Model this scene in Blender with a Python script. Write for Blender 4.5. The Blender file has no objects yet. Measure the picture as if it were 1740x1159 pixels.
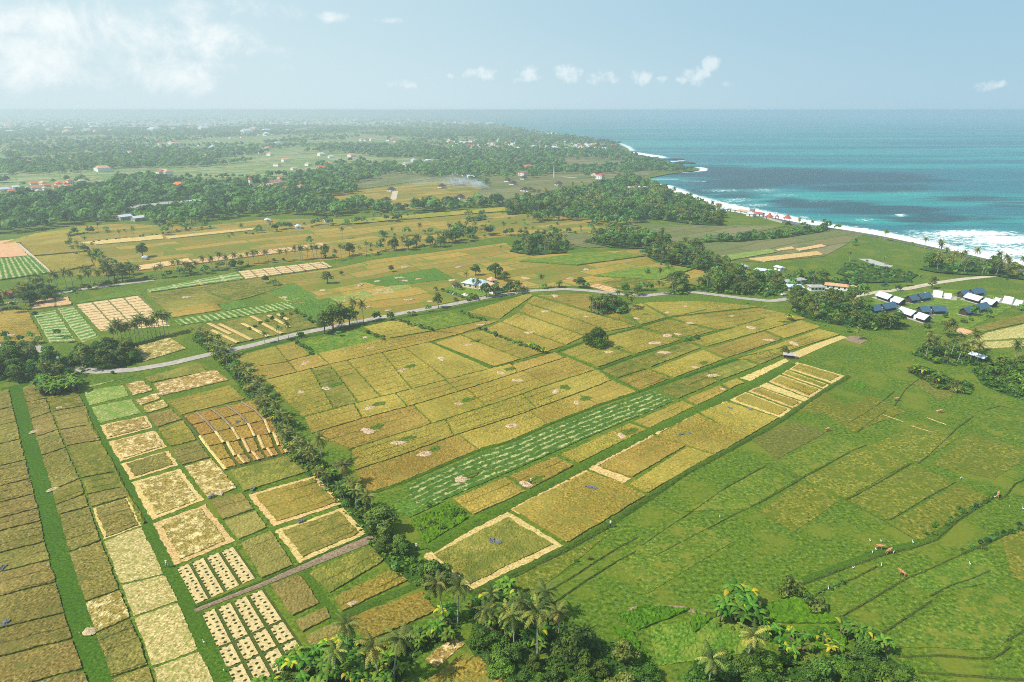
import bpy, bmesh, math, random
import numpy as np
from mathutils import Vector
S = bpy.context.scene
COL = S.collection
R = math.radians
rnd = random.Random(7)
rng = np.random.default_rng(11)

# ------------------------------------------------------------------ camera
W, H, FP = 1740.0, 1159.0, 1160.0          # photograph size and focal length in its pixels
CAMH, PITCH = 110.0, R(18.7)
cam_d = bpy.data.cameras.new('camera'); cam = bpy.data.objects.new('camera', cam_d); COL.objects.link(cam)
cam.location = (0, 0, CAMH); cam.rotation_euler = (R(90) - PITCH, 0, 0)
cam_d.sensor_width = 36.0; cam_d.lens = FP / W * 36.0
cam_d.clip_start = 0.5; cam_d.clip_end = 200000.0
S.camera = cam

# ------------------------------------------------------------------ light, sky, exposure
SUN_EL = R(50)
SUN_DIR = Vector((-0.93, -0.36, 0)).normalized()     # horizontal direction towards the sun
sun_d = bpy.data.lights.new('sun', 'SUN'); sun = bpy.data.objects.new('sun', sun_d); COL.objects.link(sun)
sun_d.energy = 4.3; sun_d.angle = R(0.5); sun_d.color = (1.0, 0.95, 0.86)
v = Vector((SUN_DIR.x * math.cos(SUN_EL), SUN_DIR.y * math.cos(SUN_EL), math.sin(SUN_EL)))
sun.rotation_euler = v.to_track_quat('Z', 'Y').to_euler(); sun.location = (0, 0, 400)
S.view_settings.view_transform = 'Standard'; S.view_settings.look = 'None'
S.view_settings.exposure = 0.3; S.view_settings.gamma = 1.0
S.cycles.max_bounces = 5; S.cycles.diffuse_bounces = 2; S.cycles.glossy_bounces = 2
S.cycles.transmission_bounces = 2; S.cycles.transparent_max_bounces = 4; S.cycles.volume_bounces = 1
S.cycles.use_denoising = False; S.cycles.filter_width = 0.95

def nd(nt, typ, **kw):
    n = nt.nodes.new(typ)
    for k, val in kw.items():
        if k == 'inp':
            for i, x in val.items(): n.inputs[i].default_value = x
        else: setattr(n, k, val)
    return n
def mth(nt, op, a, b=None, c=None):
    n = nt.nodes.new('ShaderNodeMath'); n.operation = op
    for i, x in enumerate((a, b, c)):
        if x is None: continue
        if isinstance(x, (int, float)): n.inputs[i].default_value = x
        else: nt.links.new(x, n.inputs[i])
    return n.outputs[0]
def smooth(nt, x, lo, hi, to0=0.0, to1=1.0):
    n = nt.nodes.new('ShaderNodeMapRange'); n.interpolation_type = 'SMOOTHSTEP'
    nt.links.new(x, n.inputs[0])
    for i, q in enumerate((lo, hi, to0, to1)): n.inputs[i + 1].default_value = q
    return n.outputs[0]
def mix(nt, f, a, b, blend='MIX'):
    n = nt.nodes.new('ShaderNodeMix'); n.data_type = 'RGBA'; n.blend_type = blend
    for sock, x in ((n.inputs[0], f), (n.inputs[6], a), (n.inputs[7], b)):
        if isinstance(x, (int, float)): sock.default_value = x
        elif isinstance(x, tuple): sock.default_value = (*x[:3], 1)
        else: nt.links.new(x, sock)
    return n.outputs[2]

def px_dir(px, py):
    """viewing direction of a photo pixel, only used to find where things stand"""
    c, s = math.cos(PITCH), math.sin(PITCH)
    return Vector((px - W / 2, FP * c + (H / 2 - py) * s, -FP * s + (H / 2 - py) * c))

world = bpy.data.worlds.new('World'); S.world = world; world.use_nodes = True
wt = world.node_tree; wt.nodes.clear()
wo = wt.nodes.new('ShaderNodeOutputWorld'); bg = wt.nodes.new('ShaderNodeBackground'); bg.inputs[1].default_value = 0.13
sky = nd(wt, 'ShaderNodeTexSky', sky_type='NISHITA', sun_disc=False, sun_elevation=SUN_EL,
         sun_rotation=math.atan2(SUN_DIR.x, SUN_DIR.y), air_density=1.0, dust_density=1.0, ozone_density=1.5, altitude=100)
geo = wt.nodes.new('ShaderNodeTexCoord'); sep = wt.nodes.new('ShaderNodeSeparateXYZ'); wt.links.new(geo.outputs['Generated'], sep.inputs[0])
az = mth(wt, 'ARCTAN2', sep.outputs[0], sep.outputs[1]); el = mth(wt, 'ARCSINE', sep.outputs[2])
tint = mix(wt, 1.0, sky.outputs[0], (0.72, 0.90, 0.82), 'MULTIPLY')
# thin milky veil, denser on the sun's side
side = smooth(wt, az, 0.62, -0.62)
pale = mix(wt, side, (2.3, 3.7, 4.65), (4.1, 5.15, 5.55))
base = mix(wt, smooth(wt, el, 0.75, -0.02, 0.25, 0.97), tint, pale)
base = mix(wt, mth(wt, 'MULTIPLY', smooth(wt, el, 0.13, 0.0), mth(wt, 'MULTIPLY_ADD', side, 0.45, 0.2)), base, (4.2, 5.15, 5.4))
nz = nd(wt, 'ShaderNodeTexNoise', inp={'Scale': 14.0, 'Detail': 10.0, 'Roughness': 0.68, 'Distortion': 0.3}); wt.links.new(geo.outputs['Generated'], nz.inputs['Vector'])
nz2 = nd(wt, 'ShaderNodeTexNoise', inp={'Scale': 60.0, 'Detail': 6.0, 'Roughness': 0.6}); wt.links.new(geo.outputs['Generated'], nz2.inputs['Vector'])
def clouds(blobs):
    tot = None
    for px, py, rx, ry, st in blobs:
        d = px_dir(px, py).normalized(); a0 = math.atan2(d.x, d.y); e0 = math.asin(d.z)
        da = mth(wt, 'MULTIPLY', mth(wt, 'SUBTRACT', az, a0), 1160.0 / rx); de = mth(wt, 'MULTIPLY', mth(wt, 'SUBTRACT', el, e0), 1160.0 / ry)
        q = mth(wt, 'SUBTRACT', st, mth(wt, 'ADD', mth(wt, 'MULTIPLY', da, da), mth(wt, 'MULTIPLY', de, de)))
        tot = q if tot is None else mth(wt, 'MAXIMUM', tot, q)
    return tot
big = clouds([(100, 105, 300, 40, .8), (250, 70, 190, 38, .9), (400, 60, 70, 28, 1.), (430, 85, 90, 22, .8), (60, 35, 220, 30, .8), (300, 20, 120, 26, .8),
              (440, 18, 80, 26, .8), (562, 30, 28, 9, .8), (330, 110, 200, 20, .55), (20, 80, 60, 22, .9), (160, 75, 60, 20, .8), (690, 35, 60, 6, .4)])
small = clouds([(1188, 127, 30, 20, 1.), (1205, 112, 22, 14, 1.), (1160, 138, 22, 12, .8), (1092, 131, 22, 14, .95), (1120, 136, 22, 8, .7), (965, 124, 26, 16, 1.1),
                (1020, 131, 30, 14, .8), (900, 124, 24, 16, .9), (880, 135, 24, 9, .7), (820, 126, 34, 12, .9), (760, 128, 16, 8, .7), (722, 133, 20, 10, .6),
                (690, 143, 60, 9, .55), (1690, 146, 34, 9, .8), (1245, 142, 20, 8, .5)])
cb = smooth(wt, mth(wt, 'ADD', big, mth(wt, 'MULTIPLY', mth(wt, 'SUBTRACT', nz.outputs[0], 0.5), 6.0)), -0.1, 2.0)
cs = smooth(wt, mth(wt, 'ADD', small, mth(wt, 'MULTIPLY', mth(wt, 'SUBTRACT', nz2.outputs[0], 0.5), 4.0)), 0.15, 1.3)
base = mix(wt, mth(wt, 'MULTIPLY', cb, 0.85), base, (6.2, 6.45, 6.45))
base = mix(wt, mth(wt, 'MULTIPLY', cs, 0.6), base, (5.6, 6.1, 6.2))
wt.links.new(base, bg.inputs[0]); wt.links.new(bg.outputs[0], wo.inputs[0])

# ------------------------------------------------------------------ helpers
def G(px, py, z=0.0):
    """ground point seen at a photo pixel"""
    d = px_dir(px, py); t = (CAMH - z) / -d.z
    return np.array([d.x * t, d.y * t])
def GP(pts): return np.array([G(*p) for p in pts])
def tag(o, label=None, cat=None, group=None, kind=None):
    if label: o['label'] = label
    if cat: o['category'] = cat
    if group: o['group'] = group
    if kind: o['kind'] = kind
    return o
def link(name, me, parent=None):
    o = bpy.data.objects.new(name, me); COL.objects.link(o)
    if parent is not None: o.parent = parent
    return o
def mesh_np(name, V, Q, mats, fm=None, uv=None, tone=None, attrs=None, shade=False):
    """large mesh from arrays: V (n,3), Q (m,4) or (m,3)"""
    V = np.ascontiguousarray(V, dtype=np.float32); Q = np.ascontiguousarray(Q, dtype=np.int32)
    me = bpy.data.meshes.new(name); k = Q.shape[1]; m = len(Q)
    me.vertices.add(len(V)); me.vertices.foreach_set('co', V.ravel())
    me.loops.add(m * k); me.loops.foreach_set('vertex_index', Q.ravel())
    me.polygons.add(m); me.polygons.foreach_set('loop_start', np.arange(m, dtype=np.int32) * k)
    for mt in (mats if isinstance(mats, (list, tuple)) else [mats]): me.materials.append(mt)
    if fm is not None: me.polygons.foreach_set('material_index', np.ascontiguousarray(fm, dtype=np.int32))
    me.polygons.foreach_set('use_smooth', np.full(m, shade))
    if uv is not None:
        ul = me.uv_layers.new(name='UVMap'); ul.data.foreach_set('uv', np.ascontiguousarray(uv[Q.ravel()], dtype=np.float32).ravel())
    for nm, arr in dict(attrs or {}, **({'tone': tone} if tone is not None else {})).items():
        a = me.attributes.new(nm, 'FLOAT', 'POINT'); a.data.foreach_set('value', np.ascontiguousarray(arr, dtype=np.float32))
    me.update(calc_edges=True)
    return me
class MB:
    """collects boxes, tubes and sheets into one mesh"""
    def __init__(s): s.v = []; s.f = []; s.m = []
    def add(s, vs, fs, m=0):
        b = len(s.v); s.v += [tuple(map(float, q)) for q in vs]; s.f += [tuple(b + i for i in q) for q in fs]; s.m += [m] * len(fs)
    def box(s, x0, y0, z0, x1, y1, z1, m=0):
        s.add([(x0, y0, z0), (x1, y0, z0), (x1, y1, z0), (x0, y1, z0), (x0, y0, z1), (x1, y0, z1), (x1, y1, z1), (x0, y1, z1)],
              [(3, 2, 1, 0), (4, 5, 6, 7), (0, 1, 5, 4), (1, 2, 6, 5), (2, 3, 7, 6), (3, 0, 4, 7)], m)
    def tube(s, pts, rad, n=7, m=0, cap=True):
        pts = [Vector(p) for p in pts]; rings = []
        for i, p in enumerate(pts):
            d = (pts[min(i + 1, len(pts) - 1)] - pts[max(i - 1, 0)]).normalized()
            a = d.cross(Vector((0.3, 1, 0.1))).normalized(); b = d.cross(a); r = rad[i] if hasattr(rad, '__len__') else rad
            rings.append([p + (a * math.cos(t) + b * math.sin(t)) * r for t in [2 * math.pi * k / n for k in range(n)]])
        vs = [q for ring in rings for q in ring]; fs = []
        for i in range(len(pts) - 1):
            for k in range(n): fs.append((i * n + k, i * n + (k + 1) % n, (i + 1) * n + (k + 1) % n, (i + 1) * n + k))
        if cap: fs.append(tuple(range(n - 1, -1, -1))); fs.append(tuple((len(pts) - 1) * n + k for k in range(n)))
        s.add(vs, fs, m)
    def mesh(s, name, mats, smooth_=False):
        me = bpy.data.meshes.new(name); me.from_pydata(s.v, [], s.f)
        for mt in (mats if isinstance(mats, (list, tuple)) else [mats]): me.materials.append(mt)
        me.polygons.foreach_set('material_index', s.m); me.polygons.foreach_set('use_smooth', [smooth_] * len(s.f)); me.update()
        return me
    def build(s, name, mats, parent=None, smooth_=False): return link(name, s.mesh(name, mats, smooth_), parent)

def vnoise(x, y, seed=0):
    """smooth value noise on arrays"""
    xi = np.floor(x).astype(np.int64); yi = np.floor(y).astype(np.int64); fx = x - xi; fy = y - yi
    fx = fx * fx * (3 - 2 * fx); fy = fy * fy * (3 - 2 * fy)
    def h(a, b):
        n = (a * 374761393 + b * 668265263 + seed * 974634777) & 0x7fffffff
        n = ((n ^ (n >> 13)) * 1274126177) & 0x7fffffff
        return ((n ^ (n >> 16)) & 0xffff) / 65535.0
    return (h(xi, yi) * (1 - fx) + h(xi + 1, yi) * fx) * (1 - fy) + (h(xi, yi + 1) * (1 - fx) + h(xi + 1, yi + 1) * fx) * fy
def inpoly(P, pts):
    x, y = pts[:, 0], pts[:, 1]; ins = np.zeros(len(pts), bool); j = len(P) - 1
    for i in range(len(P)):
        c = ((P[i, 1] > y) != (P[j, 1] > y)) & (x < (P[j, 0] - P[i, 0]) * (y - P[i, 1]) / (P[j, 1] - P[i, 1] + 1e-12) + P[i, 0]); ins ^= c; j = i
    return ins
def resample(P, n):
    P = np.asarray(P, float); L = np.concatenate([[0], np.cumsum(np.hypot(*np.diff(P, axis=0).T))]); t = np.linspace(0, L[-1], n)
    return np.stack([np.interp(t, L, P[:, k]) for k in range(P.shape[1])], 1)
def plen(P): return float(np.hypot(*np.diff(P, axis=0).T).sum())
def pdist(pts, P):
    """distance of points to a polyline"""
    best = np.full(len(pts), 1e9)
    for a, b in zip(P[:-1], P[1:]):
        ab = b - a; t = np.clip(((pts - a) @ ab) / (ab @ ab + 1e-9), 0, 1)
        best = np.minimum(best, np.hypot(*(pts - (a + t[:, None] * ab)).T))
    return best

# ------------------------------------------------------------------ materials
def new_mat(name, rough=0.9, spec=0.2):
    m = bpy.data.materials.new(name); m.use_nodes = True; b = m.node_tree.nodes['Principled BSDF']
    b.inputs['Roughness'].default_value = rough; b.inputs['Specular IOR Level'].default_value = spec
    return m, m.node_tree, b
def pos(nt, sx=1, sy=1, sz=1, rot=0.0):
    g = nt.nodes.new('ShaderNodeNewGeometry'); mp = nt.nodes.new('ShaderNodeMapping'); nt.links.new(g.outputs['Position'], mp.inputs[0])
    mp.inputs['Scale'].default_value = (sx, sy, sz); mp.inputs['Rotation'].default_value = (0, 0, rot); return mp.outputs[0]
def noise(nt, vec, scale, detail=3.0, rough=0.55):
    n = nd(nt, 'ShaderNodeTexNoise', inp={'Scale': scale, 'Detail': detail, 'Roughness': rough}); nt.links.new(vec, n.inputs['Vector']); return n.outputs[0]
def ground_mat(name, lo, mid, hi, fine=0.9, large=0.05, lt=0.5, green=None, gthr=0.6, vary=0.07, bump=0.3, patch=None, rows=False):
    """crop or grass: fine flecks lo..mid..hi, large drifts, optional greener drifts and pale patches"""
    m, nt, b = new_mat(name, 1.0, 0.08); p = pos(nt)
    f = noise(nt, p, fine * 1.9, 5, 0.78); l = noise(nt, p, large, 3); l2 = noise(nt, p, large * 5, 3, 0.6)
    c = mix(nt, smooth(nt, f, 0.39, 0.49), lo, mid); c = mix(nt, smooth(nt, f, 0.525, 0.62), c, hi)
    c = mix(nt, smooth(nt, l, 0.35, 0.7, 0, lt), c, tuple(0.5 * (a + b_) for a, b_ in zip(lo, mid)))
    if green: c = mix(nt, mth(nt, 'MULTIPLY', smooth(nt, l2, gthr - 0.08, gthr + 0.1), 0.8), c, green)
    if patch:
        l3 = noise(nt, p, patch[1] * 1.5, 6, 0.95); c = mix(nt, smooth(nt, l3, patch[2] - 0.03, patch[2] + 0.05), c, patch[0])
    oi = nt.nodes.new('ShaderNodeObjectInfo')
    if rows:        # faint furrows along the plot, in some plots only, broken up
        uv = nt.nodes.new('ShaderNodeUVMap'); s = nt.nodes.new('ShaderNodeSeparateXYZ'); nt.links.new(uv.outputs[0], s.inputs[0]); r3 = mth(nt, 'FRACT', mth(nt, 'MULTIPLY', oi.outputs['Random'], 91.3))
        w = mth(nt, 'ABSOLUTE', mth(nt, 'SUBTRACT', mth(nt, 'FRACT', mth(nt, 'MULTIPLY', mth(nt, 'ADD', s.outputs[1], mth(nt, 'MULTIPLY', l2, 1.6)), mth(nt, 'MULTIPLY_ADD', r3, 0.12, 0.12))), 0.5))
        k = mth(nt, 'MULTIPLY', smooth(nt, w, 0.43, 0.48), mth(nt, 'MULTIPLY', smooth(nt, noise(nt, p, 0.16, 3), 0.34, 0.5), smooth(nt, r3, 0.2, 0.35, 0.1, 0.85))); c = mix(nt, k, c, tuple(0.8 * x for x in lo))
        c = mix(nt, smooth(nt, noise(nt, p, 0.022, 2), 0.4, 0.66, 0, 0.35), c, tuple(1.0 * x for x in hi))
    hs = nt.nodes.new('ShaderNodeHueSaturation'); nt.links.new(c, hs.inputs['Color'])
    nt.links.new(mth(nt, 'MULTIPLY_ADD', oi.outputs['Random'], vary * 2, 1 - vary), hs.inputs['Value'])
    r2 = mth(nt, 'FRACT', mth(nt, 'MULTIPLY', oi.outputs['Random'], 37.7)); nt.links.new(mth(nt, 'MULTIPLY_ADD', r2, 0.026, 0.487), hs.inputs['Hue'])
    nt.links.new(hs.outputs[0], b.inputs['Base Color'])
    bp = nd(nt, 'ShaderNodeBump', inp={'Strength': bump, 'Distance': 0.5}); nt.links.new(f, bp.inputs['Height']); nt.links.new(bp.outputs[0], b.inputs['Normal'])
    return m
def stripe_mat(name, a, c, period=2.4, duty=0.5, cross=None, soft=0.12, breakup=0.5, axis=0, lo=None):
    """beds in strips along the plot, from its UVs in metres"""
    m, nt, b = new_mat(name, 1.0, 0.08); uv = nt.nodes.new('ShaderNodeUVMap'); s = nt.nodes.new('ShaderNodeSeparateXYZ'); nt.links.new(uv.outputs[0], s.inputs[0])
    p = pos(nt); f = noise(nt, p, 0.8, 4, 0.7); l = noise(nt, p, 0.3, 5, 0.8)
    w = mth(nt, 'ABSOLUTE', mth(nt, 'SUBTRACT', mth(nt, 'FRACT', mth(nt, 'MULTIPLY', s.outputs[1 - axis], 1 / period)), 0.5))
    w = mth(nt, 'ADD', w, mth(nt, 'MULTIPLY', mth(nt, 'SUBTRACT', l, 0.5), breakup)); k = smooth(nt, w, duty * 0.5 - soft, duty * 0.5 + soft)
    if cross:
        w2 = mth(nt, 'ABSOLUTE', mth(nt, 'SUBTRACT', mth(nt, 'FRACT', mth(nt, 'MULTIPLY', s.outputs[axis], 1 / cross)), 0.5)); k = mth(nt, 'MAXIMUM', k, smooth(nt, w2, 0.435, 0.465))
    ca = mix(nt, smooth(nt, f, 0.35, 0.65), tuple(x * 0.72 for x in a), tuple(min(1, x * 1.15) for x in a)); cc = mix(nt, smooth(nt, f, 0.35, 0.65), tuple(x * 0.6 for x in c), tuple(x * 1.3 for x in c))
    nt.links.new(mix(nt, k, ca, cc), b.inputs['Base Color'])
    bp = nd(nt, 'ShaderNodeBump', inp={'Strength': 0.3, 'Distance': 0.4}); nt.links.new(f, bp.inputs['Height']); nt.links.new(bp.outputs[0], b.inputs['Normal'])
    return m
def dots_mat(name, a, c):
    m, nt, b = new_mat(name, 1.0, 0.08); uv = nt.nodes.new('ShaderNodeUVMap'); mp = nt.nodes.new('ShaderNodeMapping'); nt.links.new(uv.outputs[0], mp.inputs[0]); mp.inputs['Scale'].default_value = (1 / 1.55, 1 / 1.75, 1)
    vo = nd(nt, 'ShaderNodeTexVoronoi', voronoi_dimensions='2D', inp={'Scale': 1.0, 'Randomness': 0.35}); nt.links.new(mp.outputs[0], vo.inputs['Vector'])
    f = noise(nt, pos(nt), 2.2, 5, 0.85); d = mth(nt, 'ADD', vo.outputs['Distance'], mth(nt, 'MULTIPLY', mth(nt, 'SUBTRACT', f, 0.5), 0.25))
    ca = mix(nt, smooth(nt, f, 0.34, 0.56), tuple(x * 0.5 for x in a), tuple(min(1, x * 1.05) for x in a))
    nt.links.new(mix(nt, smooth(nt, d, 0.17, 0.27), c, ca), b.inputs['Base Color']); return m
def plot_mat(name, cols, mortar, rot, bw=45, bh=16, mort=0.05):
    """far farmland: many small plots parted by green dykes"""
    m, nt, b = new_mat(name, 1.0, 0.05); p = pos(nt, rot=rot)
    n0 = nd(nt, 'ShaderNodeTexNoise', inp={'Scale': 0.012, 'Detail': 2.0}); nt.links.new(p, n0.inputs['Vector'])
    vm = nt.nodes.new('ShaderNodeVectorMath'); vm.operation = 'MULTIPLY_ADD'; nt.links.new(n0.outputs['Color'], vm.inputs[0]); vm.inputs[1].default_value = (26, 26, 0); nt.links.new(p, vm.inputs[2])
    br = nd(nt, 'ShaderNodeTexBrick', offset=0.37, squash=1.4, squash_frequency=3, inp={'Color1': (0, 0, 0, 1), 'Color2': (1, 1, 1, 1), 'Mortar': (0.5, 0.5, 0.5, 1), 'Scale': 1.0, 'Mortar Size': mort * bh, 'Mortar Smooth': 0.3, 'Brick Width': bw, 'Row Height': bh})
    nt.links.new(vm.outputs[0], br.inputs['Vector']); cr = nt.nodes.new('ShaderNodeValToRGB'); nt.links.new(br.outputs['Color'], cr.inputs[0])
    e = cr.color_ramp.elements; e[0].color = (*cols[0], 1); e[1].color = (*cols[-1], 1); e[1].position = 1
    for i, c in enumerate(cols[1:-1]): q = e.new((i + 1) / (len(cols) - 1)); q.color = (*c, 1)
    f = noise(nt, pos(nt), 0.35, 4, 0.7); l = noise(nt, pos(nt), 0.03, 3)
    c = mix(nt, smooth(nt, f, 0.3, 0.7, 0, 0.45), cr.outputs[0], tuple(0.4 * x for x in cols[len(cols) // 2])); c = mix(nt, br.outputs['Fac'], c, mortar)
    c = mix(nt, smooth(nt, l, 0.5, 0.7, 0, 0.7), c, mortar)
    nt.links.new(c, b.inputs['Base Color']); return m
def foliage_mat(name, dark, light, yellow=None, trans=0.25, old=None):
    m, nt, b = new_mat(name, 0.75, 0.25); a = nd(nt, 'ShaderNodeAttribute', attribute_name='tone'); c = mix(nt, smooth(nt, a.outputs['Fac'], 0.1, 0.85), dark, light)
    oi = nt.nodes.new('ShaderNodeObjectInfo')
    if yellow: c = mix(nt, smooth(nt, a.outputs['Fac'], 0.98, 1.06), c, yellow)
    if old: c = mix(nt, smooth(nt, a.outputs['Fac'], -0.4, -0.6), c, old)
    hs = nt.nodes.new('ShaderNodeHueSaturation'); nt.links.new(c, hs.inputs['Color']); nt.links.new(mth(nt, 'MULTIPLY_ADD', oi.outputs['Random'], 0.5, 0.75), hs.inputs['Value'])
    r2 = mth(nt, 'FRACT', mth(nt, 'MULTIPLY', oi.outputs['Random'], 17.3)); nt.links.new(mth(nt, 'MULTIPLY_ADD', r2, 0.05, 0.475), hs.inputs['Hue'])
    nt.links.new(hs.outputs[0], b.inputs['Base Color'])
    tr = nt.nodes.new('ShaderNodeBsdfTranslucent'); nt.links.new(mix(nt, 1.0, hs.outputs[0], (1.2, 1.3, 0.6), 'MULTIPLY'), tr.inputs[0])
    ms = nt.nodes.new('ShaderNodeMixShader'); ms.inputs[0].default_value = trans; nt.links.new(b.outputs[0], ms.inputs[1]); nt.links.new(tr.outputs[0], ms.inputs[2])
    nt.links.new(ms.outputs[0], nt.nodes['Material Output'].inputs[0]); return m
def plain(name, col, rough=0.7, var=0.2, scale=1.5, spec=0.3, metal=0.0):
    m, nt, b = new_mat(name, rough, spec); tc = nt.nodes.new('ShaderNodeTexCoord'); f = noise(nt, tc.outputs['Object'], scale, 4, 0.65)
    nt.links.new(mix(nt, smooth(nt, f, 0.3, 0.7), tuple(x * (1 - var) for x in col), tuple(min(1, x * (1 + var * 0.6)) for x in col)), b.inputs['Base Color']); b.inputs['Metallic'].default_value = metal
    return m

ROT = -math.atan2(*(G(870, 642) - G(526, 739))[::-1])       # direction of the long dykes
gold_c = [(0.36, 0.23, 0.045), (0.45, 0.30, 0.06), (0.29, 0.22, 0.035), (0.21, 0.20, 0.03), (0.40, 0.27, 0.07)]
M = {}
M['gold'] = ground_mat('ripe_rice', (0.075, 0.066, 0.009), (0.315, 0.225, 0.034), (0.53, 0.39, 0.08), rows=True, green=(0.20, 0.195, 0.03), gthr=0.57, patch=((0.60, 0.46, 0.14), 0.5, 0.78))
M['goldgreen'] = ground_mat('ripening_rice', (0.07, 0.066, 0.008), (0.27, 0.205, 0.030), (0.47, 0.355, 0.066), rows=True, green=(0.15, 0.17, 0.025), gthr=0.54)
M['olive'] = ground_mat('olive_rice', (0.065, 0.07, 0.010), (0.225, 0.195, 0.032), (0.41, 0.34, 0.075), rows=True, green=(0.10, 0.13, 0.015), gthr=0.5, patch=((0.46, 0.38, 0.10), 0.5, 0.73))
M['brown'] = ground_mat('brown_rice', (0.055, 0.055, 0.010), (0.215, 0.17, 0.036), (0.44, 0.345, 0.10), rows=True, green=(0.12, 0.135, 0.025), gthr=0.6, patch=((0.50, 0.40, 0.14), 0.45, 0.69))
M['mixed'] = ground_mat('half_cut_rice', (0.10, 0.08, 0.012), (0.33, 0.23, 0.05), (0.50, 0.37, 0.10), patch=((0.78, 0.60, 0.29), 0.22, 0.53))
M['pale'] = ground_mat('pale_stubble', (0.20, 0.17, 0.045), (0.49, 0.39, 0.14), (0.80, 0.66, 0.34), green=(0.25, 0.26, 0.05), gthr=0.55, large=0.12, lt=0.2, bump=0.12)
M['greenpale'] = ground_mat('green_stubble', (0.13, 0.17, 0.035), (0.25, 0.29, 0.07), (0.62, 0.55, 0.25), fine=0.7, bump=0.12, green=(0.13, 0.25, 0.03), gthr=0.5)
M['straw'] = ground_mat('cut_straw', (0.30, 0.21, 0.055), (0.62, 0.43, 0.16), (0.80, 0.60, 0.29), large=0.2, lt=0.2, vary=0.06, bump=0.12)
M['strawred'] = ground_mat('reddish_straw', (0.48, 0.26, 0.12), (0.66, 0.39, 0.19), (0.80, 0.54, 0.31), large=0.15, lt=0.3, bump=0.1)
M['green'] = ground_mat('green_rice', (0.045, 0.10, 0.012), (0.105, 0.19, 0.022), (0.22, 0.29, 0.05), fine=0.6, bump=0.12)
M['lime'] = ground_mat('bright_grass', (0.04, 0.10, 0.004), (0.09, 0.19, 0.007), (0.17, 0.28, 0.02), fine=0.7, bump=0.3, green=(0.07, 0.15, 0.01), gthr=0.52)
M['fallow'] = ground_mat('fallow_grass', (0.045, 0.10, 0.008), (0.115, 0.20, 0.018), (0.27, 0.31, 0.045), fine=0.6, green=(0.22, 0.25, 0.03), gthr=0.53, bump=0.2)
M['mead'] = ground_mat('pasture', (0.04, 0.085, 0.008), (0.105, 0.175, 0.016), (0.27, 0.30, 0.045), fine=0.5, green=(0.20, 0.20, 0.025), gthr=0.56, bump=0.15)
M['meadyel'] = ground_mat('dry_pasture', (0.05, 0.08, 0.008), (0.165, 0.172, 0.019), (0.39, 0.32, 0.056), fine=0.5, green=(0.10, 0.14, 0.012), gthr=0.54, bump=0.15)
M['meadbrown'] = ground_mat('worn_pasture', (0.08, 0.09, 0.015), (0.15, 0.15, 0.025), (0.27, 0.23, 0.06), fine=0.5, bump=0.15)
M['lane'] = ground_mat('grass_lane', (0.03, 0.075, 0.006), (0.065, 0.135, 0.010), (0.125, 0.195, 0.02), fine=0.8, bump=0.15)
M['ground'] = ground_mat('grass_ground', (0.03, 0.07, 0.006), (0.085, 0.16, 0.013), (0.21, 0.26, 0.033), fine=0.5, large=0.012, lt=0.3, green=(0.155, 0.185, 0.02), gthr=0.55, vary=0.0, bump=0.15)
M['bank'] = ground_mat('bank_grass', (0.03, 0.06, 0.008), (0.07, 0.13, 0.012), (0.14, 0.20, 0.03), fine=1.2, bump=0.3, vary=0.05)
M['ditch'] = ground_mat('ditch_earth', (0.03, 0.05, 0.008), (0.075, 0.11, 0.018), (0.18, 0.19, 0.04), fine=1.3, bump=0.3, vary=0.05)
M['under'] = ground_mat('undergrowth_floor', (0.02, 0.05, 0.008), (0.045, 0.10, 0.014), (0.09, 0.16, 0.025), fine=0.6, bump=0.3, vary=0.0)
M['earth'] = ground_mat('brown_earth', (0.14, 0.10, 0.055), (0.30, 0.22, 0.13), (0.45, 0.34, 0.22), fine=1.0, bump=0.15, vary=0.05)
M['orange'] = ground_mat('orange_rice', (0.15, 0.09, 0.015), (0.33, 0.20, 0.035), (0.50, 0.34, 0.08), bump=0.25)
M['rust'] = ground_mat('rust_rice', (0.08, 0.07, 0.01), (0.25, 0.185, 0.03), (0.41, 0.31, 0.065), green=(0.33, 0.19, 0.025), gthr=0.6)
M['beds'] = stripe_mat('green_beds', (0.07, 0.145, 0.018), (0.40, 0.39, 0.15), 2.9, 0.82, breakup=1.9)
M['bedsx'] = stripe_mat('cross_beds', (0.085, 0.19, 0.02), (0.42, 0.41, 0.17), 3.2, 0.66, axis=1, breakup=1.1)
M['bedsw'] = stripe_mat('pale_beds', (0.11, 0.22, 0.03), (0.42, 0.43, 0.19), 6.0, 0.55, cross=16, breakup=1.1, soft=0.2)
M['strawgrid'] = stripe_mat('straw_mats', (0.66, 0.46, 0.23), (0.17, 0.15, 0.05), 6.5, 0.84, cross=8.5, soft=0.03, breakup=0.07)
M['strawline'] = stripe_mat('straw_rows', (0.66, 0.41, 0.20), (0.25, 0.17, 0.06), 5.0, 0.90, cross=11, soft=0.03, breakup=0.1)
M['dots'] = dots_mat('drying_straw', (0.64, 0.48, 0.22), (0.03, 0.05, 0.010))
M['farm'] = plot_mat('far_plots', gold_c, (0.13, 0.19, 0.025), ROT)
M['farmdark'] = plot_mat('far_dry_plots', [(0.23, 0.20, 0.08), (0.15, 0.17, 0.05), (0.27, 0.23, 0.11), (0.13, 0.18, 0.045)], (0.08, 0.14, 0.03), ROT, 60, 22)
M['farmgreen'] = plot_mat('far_green_plots', [(0.12, 0.24, 0.06), (0.25, 0.31, 0.11), (0.40, 0.38, 0.18), (0.15, 0.27, 0.07), (0.33, 0.34, 0.16)], (0.07, 0.16, 0.03), ROT, 60, 24)
M['farmyel'] = plot_mat('far_yellow_plots', [(0.46, 0.34, 0.04), (0.38, 0.31, 0.04), (0.27, 0.28, 0.03)], (0.18, 0.24, 0.03), ROT, 60, 24)
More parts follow.
